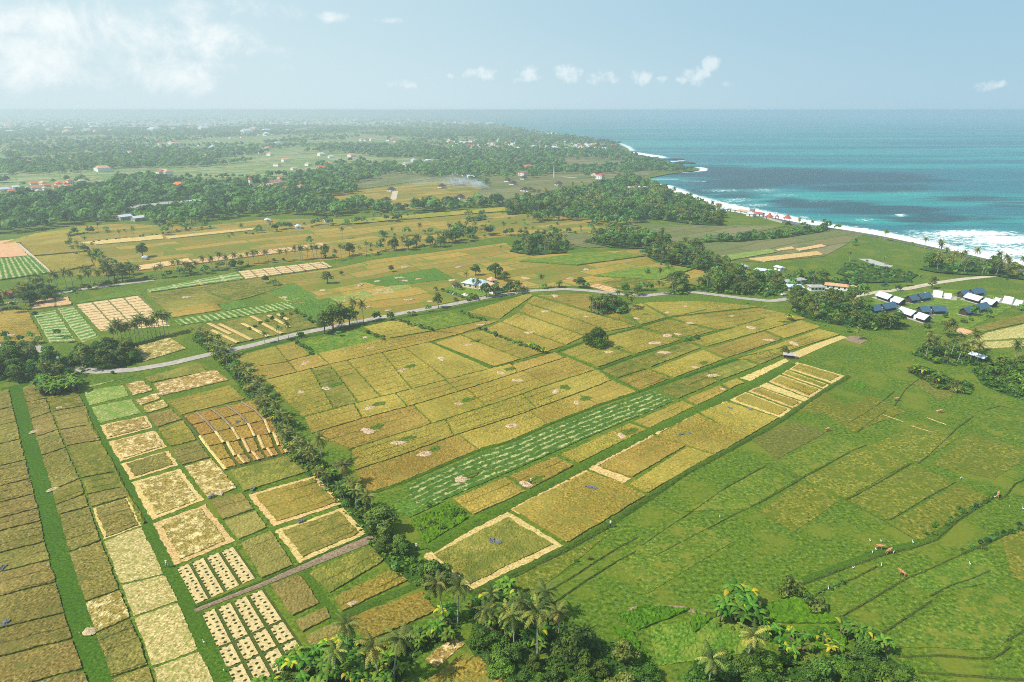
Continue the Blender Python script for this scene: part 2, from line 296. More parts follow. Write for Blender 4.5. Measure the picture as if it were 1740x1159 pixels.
M['road'] = plain('worn_asphalt', (0.42, 0.37, 0.31), 0.95, 0.25, 0.5); M['dirt'] = plain('pale_dirt', (0.55, 0.46, 0.33), 1.0, 0.25, 0.3)
M['sand'] = plain('dark_beach_sand', (0.19, 0.18, 0.165), 0.8, 0.3, 0.05)
M['rock'] = plain('dark_rock', (0.05, 0.055, 0.05), 0.9, 0.4, 0.3)
M['leaf'] = foliage_mat('tree_leaves', (0.04, 0.09, 0.016), (0.17, 0.28, 0.04), trans=0.35); M['leafy'] = foliage_mat('olive_leaves', (0.06, 0.10, 0.016), (0.25, 0.30, 0.055), trans=0.35)
M['shrub'] = foliage_mat('shrub_leaves', (0.035, 0.10, 0.010), (0.15, 0.28, 0.03), trans=0.35); M['wood'] = foliage_mat('woodland_leaves', (0.035, 0.085, 0.022), (0.18, 0.29, 0.06), trans=0.35)
M['palm'] = foliage_mat('palm_fronds', (0.055, 0.09, 0.016), (0.24, 0.28, 0.06), (0.44, 0.37, 0.08), 0.35, (0.30, 0.19, 0.06)); M['banana'] = foliage_mat('banana_leaves', (0.04, 0.13, 0.010), (0.19, 0.33, 0.03), (0.56, 0.46, 0.03), 0.35, (0.28, 0.18, 0.06))
M['bark'] = plain('bark', (0.16, 0.13, 0.10), 0.95, 0.3); M['palmbark'] = plain('palm_trunk', (0.38, 0.34, 0.29), 0.95, 0.3)
M['white'] = plain('white_wall', (0.80, 0.79, 0.75), 0.8, 0.08, 0.4); M['cream'] = plain('cream_wall', (0.66, 0.55, 0.38), 0.8, 0.1, 0.4); M['greywall'] = plain('grey_wall', (0.38, 0.37, 0.35), 0.9, 0.2, 0.5)
M['terra'] = plain('terracotta_tiles', (0.62, 0.17, 0.06), 0.8, 0.25, 0.8); M['terrapale'] = plain('faded_tiles', (0.66, 0.36, 0.19), 0.85, 0.2, 0.8); M['redroof'] = plain('red_roof', (0.42, 0.11, 0.07), 0.7, 0.2, 0.8)
M['thatch'] = plain('dark_thatch', (0.085, 0.06, 0.045), 1.0, 0.35, 1.2); M['navy'] = plain('shade_toned_roof', (0.065, 0.135, 0.20), 0.5, 0.15, 0.5); M['zinc'] = plain('pale_or_sunlit_metal_roof', (0.58, 0.63, 0.69), 0.45, 0.06, 0.3)  # resort roofs: one grey metal, shaded and sunlit tones painted as two colours
M['zincblue'] = plain('pale_blue_roof', (0.52, 0.64, 0.76), 0.4, 0.1, 0.4); M['greyroof'] = plain('grey_roof', (0.42, 0.39, 0.36), 0.8, 0.2, 0.5); M['timber'] = plain('dark_timber', (0.06, 0.04, 0.03), 0.8, 0.3, 1.0)
M['glass'] = plain('dark_window', (0.02, 0.03, 0.035), 0.15, 0.1, 1.0, 0.5); M['concrete'] = plain('concrete', (0.45, 0.44, 0.41), 0.9, 0.15, 0.5)

# ------------------------------------------------------------------ land and sea
coast = [(2500, 640), (2000, 512), (1860, 482), (1740, 456), (1690, 444), (1650, 434), (1600, 424), (1560, 415), (1500, 402), (1440, 393), (1400, 388), (1345, 379), (1290, 367), (1250, 358), (1200, 347),
         (1160, 335), (1130, 322), (1112, 311), (1104, 302), (1128, 297), (1160, 292), (1186, 289.5), (1188, 286.5), (1160, 283), (1138, 281), (1140, 277), (1118, 270), (1096, 266), (1074, 260), (1066, 252),
         (1050, 245), (1020, 239), (985, 234), (950, 229), (915, 225), (890, 219), (868, 215), (840, 212), (800, 208), (740, 205.5), (680, 204), (620, 202), (560, 199), (500, 196), (470, 193), (455, 190.5)]
CO = GP(coast)
land = np.vstack([[[40000, -3000]], CO, [[-12000, 41000], [-40000, 41000], [-40000, -3000]]])
bm = bmesh.new(); lv = [bm.verts.new((x, y, 0)) for x, y in land]; bm.faces.new(lv)
for ax, vals in ((0, (-5000, -1500, -600, -300, -100, 100, 300, 600, 1500, 5000)), (1, (-200, 100, 200, 320, 480, 700, 1000, 1600, 2600, 5000, 10000))):
    for q in vals:
        bmesh.ops.bisect_plane(bm, geom=bm.verts[:] + bm.edges[:] + bm.faces[:], plane_co=(q if ax == 0 else 0, q if ax else 0, 0), plane_no=(1 if ax == 0 else 0, 1 if ax else 0, 0))
bmesh.ops.triangulate(bm, faces=bm.faces[:])
me = bpy.data.meshes.new('ground'); bm.to_mesh(me); bm.free(); me.materials.append(M['ground']); tag(link('ground', me), kind='structure')

def sheet(name, pts, mat, z=0.05, kind='structure', label=None):
    P = pts if isinstance(pts, np.ndarray) else GP(pts); me = bpy.data.meshes.new(name)
    me.from_pydata([(x, y, z) for x, y in P], [], [tuple(range(len(P)))]); me.materials.append(M[mat] if isinstance(mat, str) else mat); me.update()
    if len(P) > 2 and me.polygons[0].normal.z < 0: me.flip_normals()
    return tag(link(name, me), label, kind=kind)
def ribbon(name, pts, width, mat, z=0.08, hump=0.0, rough=0.0, step=2.0, kind='structure', px=True):
    """strip along a line; with a hump it is a ragged bank"""
    P = GP(pts) if px else np.asarray(pts, float); L = plen(P); n = max(3, int(L / step)); C = resample(P, n); T = np.gradient(C, axis=0); T /= np.hypot(*T.T)[:, None] + 1e-9; N = np.stack([-T[:, 1], T[:, 0]], 1)
    k = 3 if hump == 0 else 6; off = np.linspace(-0.5, 0.5, k); w = np.asarray(width if np.ndim(width) == 0 else np.interp(np.linspace(0, 1, n), np.linspace(0, 1, len(width)), width)) * np.ones(n)
    V = np.zeros((n, k, 3)); V[:, :, :2] = C[:, None, :] + N[:, None, :] * (off[None, :, None] * w[:, None, None])
    prof = np.cos(off * math.pi) ; V[:, :, 2] = z + hump * prof[None, :]
    if rough: V[:, 1:-1, 2] += rng.uniform(-rough, rough, (n, k - 2)); V[:, :, :2] += rng.uniform(-rough, rough, (n, k, 2)) * 0.6
    V[:, :, 2] = np.maximum(V[:, :, 2], 0.02 if hump else z)
    I = np.arange(n * k).reshape(n, k); Q = np.stack([I[:-1, :-1], I[1:, :-1], I[1:, 1:], I[:-1, 1:]], -1).reshape(-1, 4)[:, ::-1]
    return tag(link(name, mesh_np(name, V.reshape(-1, 3), Q, M[mat])), kind=kind)

# sea
def axis_(a, b, d, lo, hi, g=1.18):
    q = list(np.arange(a, b + d, d)); s = d
    while q[-1] < hi: s *= g; q.append(min(hi, q[-1] + s))
    s = d; pre = []; c = a
    while c > lo: s *= g; c = max(lo, c - s); pre.append(c)
    return np.array(pre[::-1] + q)
SX = axis_(100, 1700, 9, -14000, 40000); SY = axis_(330, 1900, 8, -1500, 41000)
X, Y = np.meshgrid(SX, SY, indexing='ij'); SP = np.stack([X.ravel(), Y.ravel()], 1)
surf = GP([(2500, 636), (2000, 505), (1740, 447), (1680, 437), (1600, 418), (1530, 404), (1460, 391), (1400, 382), (1350, 373), (1300, 362), (1250, 352), (1200, 341), (1160, 329), (1125, 315)])
d1 = pdist(SP, surf); wsurf = np.interp(SP[:, 0], [200, 330, 420, 1000], [20, 26, 30, 34])
foam = np.clip(1.25 - d1 / wsurf, 0, 1.2)
def fline(pts, w, s): global foam; foam = np.maximum(foam, s * np.clip(1 - pdist(SP, GP(pts)) / w, 0, 1))
def fblob(px, py, rx, ry, s, arr=None):
    c = G(px, py); a = (SP - c); rr = np.linalg.norm(G(px, py - 1) - G(px, py + 1)) / 2; sx = np.linalg.norm(G(px + 1, py) - c)
    return s * np.exp(-((a[:, 0] - a[:, 1] * c[0] / c[1]) / (rx * sx)) ** 2 - (a[:, 1] / (ry * rr)) ** 2)
for q in [(1640, 395, 110, 7, .85), (1700, 406, 100, 9, .75), (1720, 425, 90, 11, .75), (1600, 404, 70, 9, .6), (1660, 415, 90, 9, .5), (1560, 390, 40, 3, .5), (1690, 402, 30, 1.6, 1.2), (1530, 364, 14, 2.2, .75), (1470, 372, 24, 3, .5),
          (1300, 322, 40, 4, .45), (1330, 330, 60, 4, .35), (1230, 322, 40, 2.5, .5), (1400, 340, 60, 4, .25), (1550, 327, 70, 3, .3), (1360, 366, 40, 3, .4), (1250, 338, 40, 4, .5), (1290, 347, 40, 4, .45)]: foam = np.maximum(foam, fblob(*q))
fline([(1104, 303), (1130, 303), (1152, 303)], 7, 1.05); fline([(1112, 311), (1125, 312), (1138, 315)], 9, 1.1); fline([(1160, 306), (1195, 307)], 9, .7)
fline([(1180, 290), (1194, 289), (1196, 285), (1186, 283)], 12, 1.1); fline([(1150, 293), (1185, 291)], 6, .8); fline([(1138, 274), (1160, 272)], 14, .9); fline([(1072, 258), (1090, 261), (1112, 264), (1120, 267)], 34, 1.25)
fline([(1050, 242), (1066, 248), (1074, 255)], 22, .8); fline([(900, 222), (925, 225.5), (946, 227.5)], 50, 1.2); fline([(926, 214.5), (948, 214.5)], 34, 1.1); fline([(845, 208), (870, 208.5)], 60, 1.1); fline([(840, 214.5), (868, 213)], 60, 1.2)
fline([(800, 206), (840, 210)], 70, 1.2); fline([(520, 196.5), (560, 198), (600, 200)], 150, 1.0); fline([(460, 193), (560, 192), (620, 191.5)], 250, .5)
mottled = np.zeros(len(SP))  # patches where the sea colour is set darker
for q in [(1210, 290, 70, 9, .8), (1330, 297, 110, 10, .95), (1450, 300, 110, 7, .9), (1560, 305, 80, 3, .6), (1260, 310, 90, 8, .6), (1480, 318, 100, 5, .7), (1650, 335, 90, 4, .5), (1400, 345, 90, 5, .7), (1500, 355, 100, 6, .7), (1340, 340, 40, 5, .6), (1580, 370, 80, 6, .6), (1720, 345, 60, 6, .4), (1680, 370, 80, 8, .35), (1250, 330, 60, 6, .5), (1200, 325, 50, 8, .5), (1440, 378, 40, 4, .4), (1640, 412, 60, 4, .4)]: mottled = np.maximum(mottled, fblob(q[0], q[1], q[2] * 1.15, q[3] * 1.3, min(1.1, q[4] * 1.15)))
Z = -1.3 + np.where(foam > 0.8, 0.5 * (foam - 0.8), 0)
sw = fblob(1690, 402, 60, 2.2, 1.6); Z = Z + sw
nxs, nys = len(SX), len(SY); I = np.arange(nxs * nys).reshape(nxs, nys); Q = np.stack([I[:-1, :-1], I[1:, :-1], I[1:, 1:], I[:-1, 1:]], -1).reshape(-1, 4)
m, nt, b = new_mat('sea_water', 0.45, 0.12); p = pos(nt, rot=R(24)); mp = pos(nt, 0.12, 1, 1, rot=R(-8))
af = nd(nt, 'ShaderNodeAttribute', attribute_name='foam'); ar = nd(nt, 'ShaderNodeAttribute', attribute_name='mottled')
n1 = noise(nt, mp, 0.006, 4, 0.6); n2 = noise(nt, pos(nt, 0.25, 1, 1, rot=R(-8)), 0.05, 5, 0.7); n3 = noise(nt, p, 0.22, 5, 0.75)
c = mix(nt, smooth(nt, n1, 0.4, 0.62), (0.001, 0.14, 0.17), (0.004, 0.32, 0.275))
c = mix(nt, mth(nt, 'MULTIPLY', smooth(nt, n2, 0.35, 0.7), 0.45), c, (0.002, 0.075, 0.12))
c = mix(nt, smooth(nt, mth(nt, 'ADD', ar.outputs['Fac'], mth(nt, 'MULTIPLY', mth(nt, 'SUBTRACT', n2, 0.5), 0.9)), 0.15, 0.55, 0, 0.92), c, (0.001, 0.042, 0.058))
fm = smooth(nt, mth(nt, 'ADD', af.outputs['Fac'], mth(nt, 'ADD', mth(nt, 'MULTIPLY', mth(nt, 'SUBTRACT', n3, 0.5), 1.9), mth(nt, 'MULTIPLY', mth(nt, 'SUBTRACT', n2, 0.5), 0.7))), 0.36, 0.72)
c = mix(nt, smooth(nt, af.outputs['Fac'], 0.05, 0.6, 0, 0.5), c, (0.06, 0.36, 0.33)); c = mix(nt, fm, c, (0.86, 0.88, 0.87)); nt.links.new(c, b.inputs['Base Color'])
nt.links.new(mth(nt, 'MULTIPLY_ADD', fm, 0.5, 0.36), b.inputs['Roughness'])
bp = nd(nt, 'ShaderNodeBump', inp={'Strength': 0.5, 'Distance': 1.2}); nt.links.new(mth(nt, 'ADD', noise(nt, pos(nt, 0.5, 1, 1, rot=R(-10)), 0.12, 5, 0.65), mth(nt, 'MULTIPLY', n2, 2)), bp.inputs['Height']); nt.links.new(bp.outputs[0], b.inputs['Normal'])
tag(link('sea', mesh_np('sea', np.column_stack([SP, Z]), Q, m, attrs={'foam': foam, 'mottled': mottled})), kind='structure')
# beach: from the grass edge down under the surf
beach_in = [(2500, 655), (2000, 522), (1860, 489), (1740, 462), (1690, 449), (1650, 438), (1600, 428), (1560, 419), (1500, 405), (1440, 395.5), (1400, 390), (1345, 381.5), (1290, 370), (1250, 361.5), (1200, 352), (1160, 344), (1130, 333), (1108, 318)]
a_ = resample(GP(beach_in), 60); c_ = resample(GP([(2500, 622), (2000, 500), (1740, 441), (1690, 434), (1640, 424), (1560, 407), (1500, 395), (1440, 385), (1400, 379), (1345, 370), (1290, 358), (1250, 350), (1200, 338), (1160, 326), (1130, 314), (1114, 307)]), 60)
V = np.concatenate([np.column_stack([a_, np.full(60, .25)]), np.column_stack([(a_ * .55 + c_ * .45), np.full(60, -.5)]), np.column_stack([c_, np.full(60, -3.0)])]); I = np.arange(180).reshape(3, 60)
tag(link('beach', mesh_np('beach', V, np.stack([I[:-1, :-1], I[:-1, 1:], I[1:, 1:], I[1:, :-1]], -1).reshape(-1, 4)[:, ::-1], M['sand'], shade=True)), kind='structure')

# ------------------------------------------------------------------ far farmland sheets
import itertools
LAYER = itertools.count()
def far(name, mat, z, *polys):
    for i_, p_ in enumerate(polys): sheet(name, p_, mat, z + .055 * next(LAYER))
far('farmland', 'farmgreen', 0.02, [(-200, 310), (-200, 197), (430, 197), (700, 212), (860, 226), (1000, 246), (1060, 262), (1070, 292), (900, 290), (600, 300), (300, 304)])
far('farmland', 'farm', 0.02,
    [(30, 408), (110, 386), (210, 380), (330, 386), (440, 374), (520, 372), (640, 372), (760, 366), (850, 362), (930, 365), (1000, 372), (1080, 378), (1000, 396), (880, 400), (760, 412), (640, 430), (560, 442), (420, 452), (220, 464), (150, 470), (90, 466)],
    [(415, 478), (570, 456), (640, 441), (730, 430), (860, 413), (880, 432), (960, 432), (1090, 424), (1110, 446), (1180, 455), (1235, 472), (1180, 488), (1090, 490), (960, 486), (880, 492), (800, 506), (620, 545), (540, 556), (500, 515), (432, 492), (250, 502), (250, 494)],
    [(560, 330), (700, 312), (860, 300), (900, 330), (820, 345), (700, 355), (600, 352)])
far('farmland', 'farmdark', 0.02, [(1180, 416), (1290, 402), (1410, 388), (1470, 398), (1400, 436), (1290, 446), (1200, 440)], [(740, 300), (900, 288), (1080, 298), (1060, 318), (1000, 322), (960, 340), (860, 346), (800, 340), (820, 318)],
    [(840, 268), (1000, 262), (1080, 268), (1130, 288), (1100, 298), (960, 290), (850, 284)], [(880, 400), (1000, 396), (1060, 380), (1170, 384), (1260, 384), (1340, 384), (1240, 404), (1190, 408), (1100, 416), (1000, 422), (960, 416)],
    [(360, 320), (520, 302), (700, 294), (760, 300), (640, 318), (560, 328)])
far('farmland', 'farmgreen', 0.02,  [(0, 306), (110, 292), (200, 288), (330, 286), (520, 274), (700, 270), (720, 282), (560, 294), (430, 306), (300, 306), (160, 312), (60, 322), (0, 326)], [(420, 240), (640, 230), (900, 244), (880, 262), (700, 258), (520, 262)],
    [(0, 232), (250, 226), (300, 244), (160, 252), (0, 250)], [(430, 268), (640, 262), (800, 262), (840, 276), (640, 286), (470, 284)])
far('farmland', 'farmyel', 0.02, [(560, 376), (700, 366), (860, 352), (880, 358), (800, 364), (640, 378), (560, 384)], [(780, 250), (860, 246), (920, 252), (880, 258), (800, 258)], [(640, 262), (720, 260), (720, 264), (640, 267)], [(0, 416), (60, 398), (140, 388), (150, 396), (60, 412)])

# ------------------------------------------------------------------ plots near enough to be traced one by one
def crop(style, A, B, h=0.34, inset=0.42, amp=0.09, name='rice_field', z0=0.06, border=0, sp=None, wob=1.0):
    wob = wob * (0.0 if style == 'dots' else 0.8 if border else 0.4); border *= 0.8
    """a plot between two edge lines (ground, same direction); the crop stands h metres high with a ragged top"""
    n0 = 24; A = resample(A, n0); B = resample(B, n0); lu = (plen(A) + plen(B)) / 2; lv = float(np.hypot(*(A - B).T).mean())
    c = (A.mean(0) + B.mean(0)) / 2; dist = math.hypot(c[0], c[1]); z0 = z0 + (0.7 if dist > 480 else 0.0); s = sp or max(0.5, 0.0030 * dist); ins = inset + border
    nu = int(np.clip(lu / s, 2, 260)) + 1; nv = int(np.clip(lv / s, 2, 260)) + 1; iu = min(0.45, ins / lu); iv = min(0.45, ins / lv)
    u = np.linspace(iu, 1 - iu, nu); w = np.linspace(iv, 1 - iv, nv); t = u * (n0 - 1)
    a = np.stack([np.interp(t, np.arange(n0), A[:, k]) for k in (0, 1)], 1); b_ = np.stack([np.interp(t, np.arange(n0), B[:, k]) for k in (0, 1)], 1)
    V = np.zeros((nu + 2, nv + 2, 3)); V[1:-1, 1:-1, :2] = a[:, None, :] * (1 - w)[None, :, None] + b_[:, None, :] * w[None, :, None]
    X, Y = V[1:-1, 1:-1, 0], V[1:-1, 1:-1, 1]; z = z0 + h + amp * 2.0 * (vnoise(X / 1.5, Y / 1.5, 3) - 0.5) + amp * rng.uniform(-1.1, 1.1, X.shape)
    if h < 0.1: z = z0 + h + amp * rng.uniform(0, 1, X.shape)
    V[1:-1, 1:-1, 2] = z; V[1:-1, 1:-1, 0] += 0.9 * wob * (vnoise(X / 3.1, Y / 3.1, 6) - 0.5); V[1:-1, 1:-1, 1] += 0.9 * wob * (vnoise(X / 3.1, Y / 3.1, 8) - 0.5); V[1:-1, 1:-1, :2] += rng.uniform(-0.26, 0.26, (nu, nv, 2)) * min(s, 1.2) * (0.25 if style == 'dots' else 1)
    for sl, sr in ((np.s_[0, 1:-1], np.s_[1, 1:-1]), (np.s_[-1, 1:-1], np.s_[-2, 1:-1]), (np.s_[1:-1, 0], np.s_[1:-1, 1]), (np.s_[1:-1, -1], np.s_[1:-1, -2])): V[sl] = V[sr]; V[sl + (2,)] = 0.01
    for i, j in ((0, 0), (0, -1), (-1, 0), (-1, -1)): V[i, j] = V[1 if i == 0 else -2, 1 if j == 0 else -2]; V[i, j, 2] = 0.01
    N0, N1 = nu + 2, nv + 2; I = np.arange(N0 * N1).reshape(N0, N1); Q = np.stack([I[:-1, :-1], I[1:, :-1], I[1:, 1:], I[:-1, 1:]], -1).reshape(-1, 4)
    U = np.zeros((N0, N1, 2)); U[1:-1, 1:-1, 0] = (u * lu)[:, None]; U[1:-1, 1:-1, 1] = (w * lv)[None, :]
    U[0, :, :] = U[1]; U[-1] = U[-2]; U[:, 0] = U[:, 1]; U[:, -1] = U[:, -2]; V = V.reshape(-1, 3)
    q0 = V[Q[len(Q) // 2]]; 
    if np.cross(q0[1] - q0[0], q0[2] - q0[0])[2] < 0: Q = Q[:, ::-1]
    if border > 0: crop('straw', A, B, 0.05, inset, 0.06, 'straw_border', z0 - 0.0, 0, sp=max(1.0, s))
    return tag(link(name, mesh_np(name, V, Q, M[style], uv=U.reshape(-1, 2))), kind='structure')
FLAT = {'pale', 'straw', 'strawred', 'greenpale', 'strawgrid', 'strawline', 'dots', 'lane', 'mead', 'meadyel', 'meadbrown', 'bedsw', 'earth'}
def F(style, *q, **k):
    """plot from four photo corners: two along the first edge, two back along the other"""
    g = GP(q)
    if style in FLAT: k.setdefault('h', 0.10); k.setdefault('amp', 0.07); k.setdefault('name', 'stubble_field' if style in ('pale', 'greenpale', 'straw', 'strawred', 'strawgrid', 'strawline', 'dots') else 'pasture_plot' if style[:4] == 'mead' else 'field_plot')
    if style in ('green', 'lime', 'fallow', 'beds', 'bedsx'): k.setdefault('h', 0.22); k.setdefault('amp', 0.12); k.setdefault('name', 'green_plot')
    return crop(style, g[[0, 1]], g[[3, 2]], **k)
def cut(P, xa, xb, n=14):
    P = np.array(P, float); xs = np.linspace(xa, xb, n); return GP([(x, y) for x, y in zip(xs, np.interp(xs, P[:, 0], P[:, 1]))])
def row(A, B, cells, **k):
    for (a0, b0, st), (a1, b1, _) in zip(cells[:-1], cells[1:]):
        kk = dict(k)
        if st in FLAT: kk.setdefault('h', 0.1); kk.setdefault('amp', 0.07)
        if st in ('beds', 'green'): kk.setdefault('h', 0.22)
        if st: crop(st, cut(A, a0, a1), cut(B, b0, b1), **kk)

# --- bottom left: narrow columns of plots between green lanes
sl = [(-4, 560), (15, 657), (45, 780), (68, 869), (81, 930), (115, 1050), (152, 1159), (170, 1215)]
def atY(P, y): P = np.array(P, float); return (float(np.interp(y, P[:, 1], P[:, 0])), y)
ys = [662, 692, 717, 747, 782, 814, 840, 865, 886, 921, 952, 990, 1042, 1086, 1138, 1200]
for i, (y0, y1) in enumerate(zip(ys[:-1], ys[1:])):
    p0, p1 = atY(sl, y0), atY(sl, y1); k0, k1 = 0.22 + 0.04 * y0 / 1159, 0.22 + 0.04 * y1 / 1159
    F('brown' if i not in (3, 11) else 'brown', p0, (-90, p0[1] + (p0[0] + 90) * k0), (-90, p1[1] + (p1[0] + 90) * k1), p1)
sr = [(35, 655), (70, 780), (97, 869), (111, 930), (150, 1050), (188, 1159), (205, 1210)]
ribbon('grass_lane', [((atY(sl, y)[0] + atY(sr, y)[0]) / 2, y) for y in (655, 760, 869, 950, 1050, 1159, 1210)], [9.3, 8.3, 7.6, 7.4, 7.0, 6.2, 6], 'lane', 0.05)
l1 = [(70, 651), (80, 678), (88, 701), (109, 751), (137, 815), (154, 865), (173, 918), (202, 993), (225, 1049), (253, 1127), (275, 1190)]
c1 = [(660, 651, 'brown'), (685, 678, 'brown'), (713, 701, 'brown'), (744, 731, 'brown'), (776, 761, 'brown'), (836, 814, 'olive'), (860, 840, 'brown'), (876, 862, 'brown'), (941, 920, 'brown'), (1026, 1003, 'mixed'), (1079, 1050, 'brown'), (1155, 1132, 'brown'), (1210, 1186, 0)]
for (a, b_, st), (a2, b2, _) in zip(c1[:-1], c1[1:]): F(st, atY(sr, a), atY(l1, b_), atY(l1, b2), atY(sr, a2))
l2 = [(125, 655), (147, 690), (167, 741), (202, 802), (225, 857), (243, 894), (281, 975), (306, 1023), (341, 1104), (362, 1150), (385, 1200)]
c2 = [(676, 664, 'olive'), (701, 690, 'brown'), (732, 722, 'brown'), (759, 749, 'olive'), (814, 802, 'olive'), (842, 828, 'brown'), (864, 845, 'brownb'), (920, 894, 'pale'), (995, 976, 'pale'), (1050, 1022, 'pale'), (1136, 1105, 'pale'), (1195, 1165, 0)]
for (a, b_, st), (a2, b2, _) in zip(c2[:-1], c2[1:]): F(st.replace('brownb', 'brown'), atY(l1, a), atY(l2, b_), atY(l2, b2), atY(l1, a2), border=0.9 if st == 'brownb' else 0)
l2r = [(136, 663), (152, 690), (182, 749), (220, 817), (256, 888), (298, 965), (336, 1041), (367, 1102), (387, 1145), (410, 1195)]
ribbon('grass_lane', [((atY(l2, y)[0] + atY(l2r, y)[0]) / 2 + 1, y) for y in (670, 760, 869, 950, 1050, 1159)], [3.0, 3.4, 4.6, 4.6, 4.6, 4.2], 'lane', 0.05)
ribbon('field_bank', [(145, 705), (158, 730), (168, 745)], 1.6, 'meadyel', 0.05, 0.5, 0.2); ribbon('field_bank', [(184, 776), (202, 812), (222, 850), (246, 890)], 1.4, 'meadyel', 0.05, 0.5, 0.25)
F('greenpale', (137, 664), (212, 654), (223, 673), (150, 691), inset=0.8); F('greenpale', (150, 692), (225, 677), (245, 702), (167, 721), inset=0.8)
F('mixed', (168, 723), (249, 706), (262, 727), (181, 749), border=1.4); F('mixed', (181, 751), (264, 731), (287, 760), (202, 786), border=1.6)
F('brown', (203, 788), (288, 765), (306, 791), (219, 818), border=1.7); F('mixed', (221, 820), (307, 796), (350, 850), (256, 887), border=2.0)
F('mixed', (257, 890), (351, 856), (402, 920), (296, 964), border=2.1)
A0, A1, B1, B0 = (299, 966), (400, 928), (438, 982), (332, 1028)
def lerp(p, q, t): return (p[0] + (q[0] - p[0]) * t, p[1] + (q[1] - p[1]) * t)
for i in range(4): F('dots', lerp(A0, A1, i / 4 + .005), lerp(B0, B1, i / 4 + .005), lerp(B0, B1, (i + 1) / 4 - .035), lerp(A0, A1, (i + 1) / 4 - .035), inset=0.12, name='drying_plot')
A0, A1, B1, B0 = (342, 1044), (449, 1001), (530, 1120), (404, 1178)
for j, (v0, v1) in enumerate(((0, .43), (.45, .69), (.71, 1.0))):
    for i in range(4):
        P0, P1, P2, P3 = lerp(A0, B0, v0), lerp(A1, B1, v0), lerp(A1, B1, v1), lerp(A0, B0, v1)
        F('dots', lerp(P0, P1, i / 4 + .005), lerp(P3, P2, i / 4 + .005), lerp(P3, P2, (i + 1) / 4 - .035), lerp(P0, P1, (i + 1) / 4 - .035), inset=0.12, name='drying_plot')
F('mixed', (213, 654), (242, 646), (263, 664), (224, 674)); F('mixed', (228, 681), (268, 668), (274, 679), (239, 690)); F('mixed', (243, 692), (279, 679), (289, 692), (248, 704))
F('brown', (249, 706), (292, 695), (311, 713), (265, 728)); F('goldgreen', (267, 730), (313, 715), (336, 748), (288, 761)); F('brown', (290, 763), (338, 750), (359, 778), (308, 792))
F('mixed', (311, 794), (361, 779), (405, 830), (353, 851)); F('brown', (356, 853), (412, 836), (434, 866), (377, 885)); F('brown', (378, 887), (435, 868), (458, 897), (403, 920)); F('brown', (406, 924), (462, 902), (501, 961), (443, 986))
F('olive', (243, 643), (339, 616), (353, 632), (256, 651)); F('mixed', (259, 653), (366, 628), (391, 647), (274, 674)); F('goldgreen', (282, 683), (393, 655), (418, 679), (309, 706)); F('greenpale', (150, 655), (205, 645), (235, 637), (140, 662))
sheet('ditch_floor', [(298, 967), (400, 929), (437, 981), (333, 1027)], 'ditch', .03); sheet('ditch_floor', [(342, 1044), (449, 1001), (530, 1120), (404, 1178)], 'ditch', .03)
# ridged plot: five rows, grey cuts above and straw cuts below
rl = [(309, 708), (324, 724), (339, 742), (354, 760), (369, 784), (382, 798)]; rr = [(436, 679), (463, 693), (478, 709), (486, 733), (493, 755), (501, 768)]
for j in range(5):
    for i in range(5):
        F('orange', lerp(rl[j], rr[j], i / 5 + .004), lerp(rl[j], rr[j], (i + 1) / 5 - .004), lerp(rl[j + 1], rr[j + 1], (i + 1) / 5 - .004), lerp(rl[j + 1], rr[j + 1], i / 5 + .004), inset=0.45, name='ridged_plot')
    for i in range(1, 5):
        f0 = i / 5 + (.0 if j < 2 else .045 * (j - 2)); ribbon('straw_row' if j > 1 else 'dark_furrow', [lerp(rl[j], rr[j], f0), lerp(rl[j + 1], rr[j + 1], f0)], 1.0 if j > 1 else 0.9, 'straw' if j > 1 else 'earth', 0.66 if j > 1 else 0.5, 0.18, 0.08, 1.0)
ribbon('straw_row', [(340, 742), (356, 764), (384, 799)], 1.2, 'straw', 0.3, 0.3, 0.1, 1.0); ribbon('dark_furrow', [(309, 707), (340, 742)], 1.4, 'ditch', 0.2, 0.3, 0.1, 1.0); sheet('ridged_ground', [(306, 708), (437, 677), (466, 694), (503, 769), (382, 801)], 'ditch', 0.05)
F('olive', (388, 801), (499, 771), (527, 802), (414, 837)); F('goldgreen', (418, 841), (539, 807), (587, 856), (463, 897), border=2.0); F('olive', (464, 902), (584, 862), (627, 907), (508, 960), border=2.0)
ribbon('earth_track', [(330, 1039), (385, 1017), (440, 996), (508, 966), (570, 940), (634, 914)], [1.5, 1.5, 2, 3, 3.6, 3.8], 'earth', 0.12, 0.3, 0.08, 1.0); ribbon('field_bank', [(332, 1032), (440, 991), (506, 962), (630, 908)], 1.4, 'bank', 0.05, 0.5, 0.15, 1.0)
F('brown', (456, 995), (512, 975), (546, 1026), (496, 1051)); F('brown', (498, 1055), (555, 1031), (565, 1050), (513, 1079)); F('brown', (516, 1082), (573, 1056), (602, 1085), (528, 1112)); F('olive', (521, 975), (632, 926), (656, 953), (560, 1011)); F('goldgreen', (564, 1016), (668, 965), (697, 988), (580, 1043)); F('rust', (585, 1052), (718, 1003), (745, 1040), (625, 1092))
ribbon('grass_lane', [(514, 972), (540, 1012), (574, 1058)], 3.0, 'lane', 0.07); ribbon('grass_lane', [(575, 1050), (640, 1022), (720, 990)], 2.6, 'bank', 0.05, 0.3, 0.1)
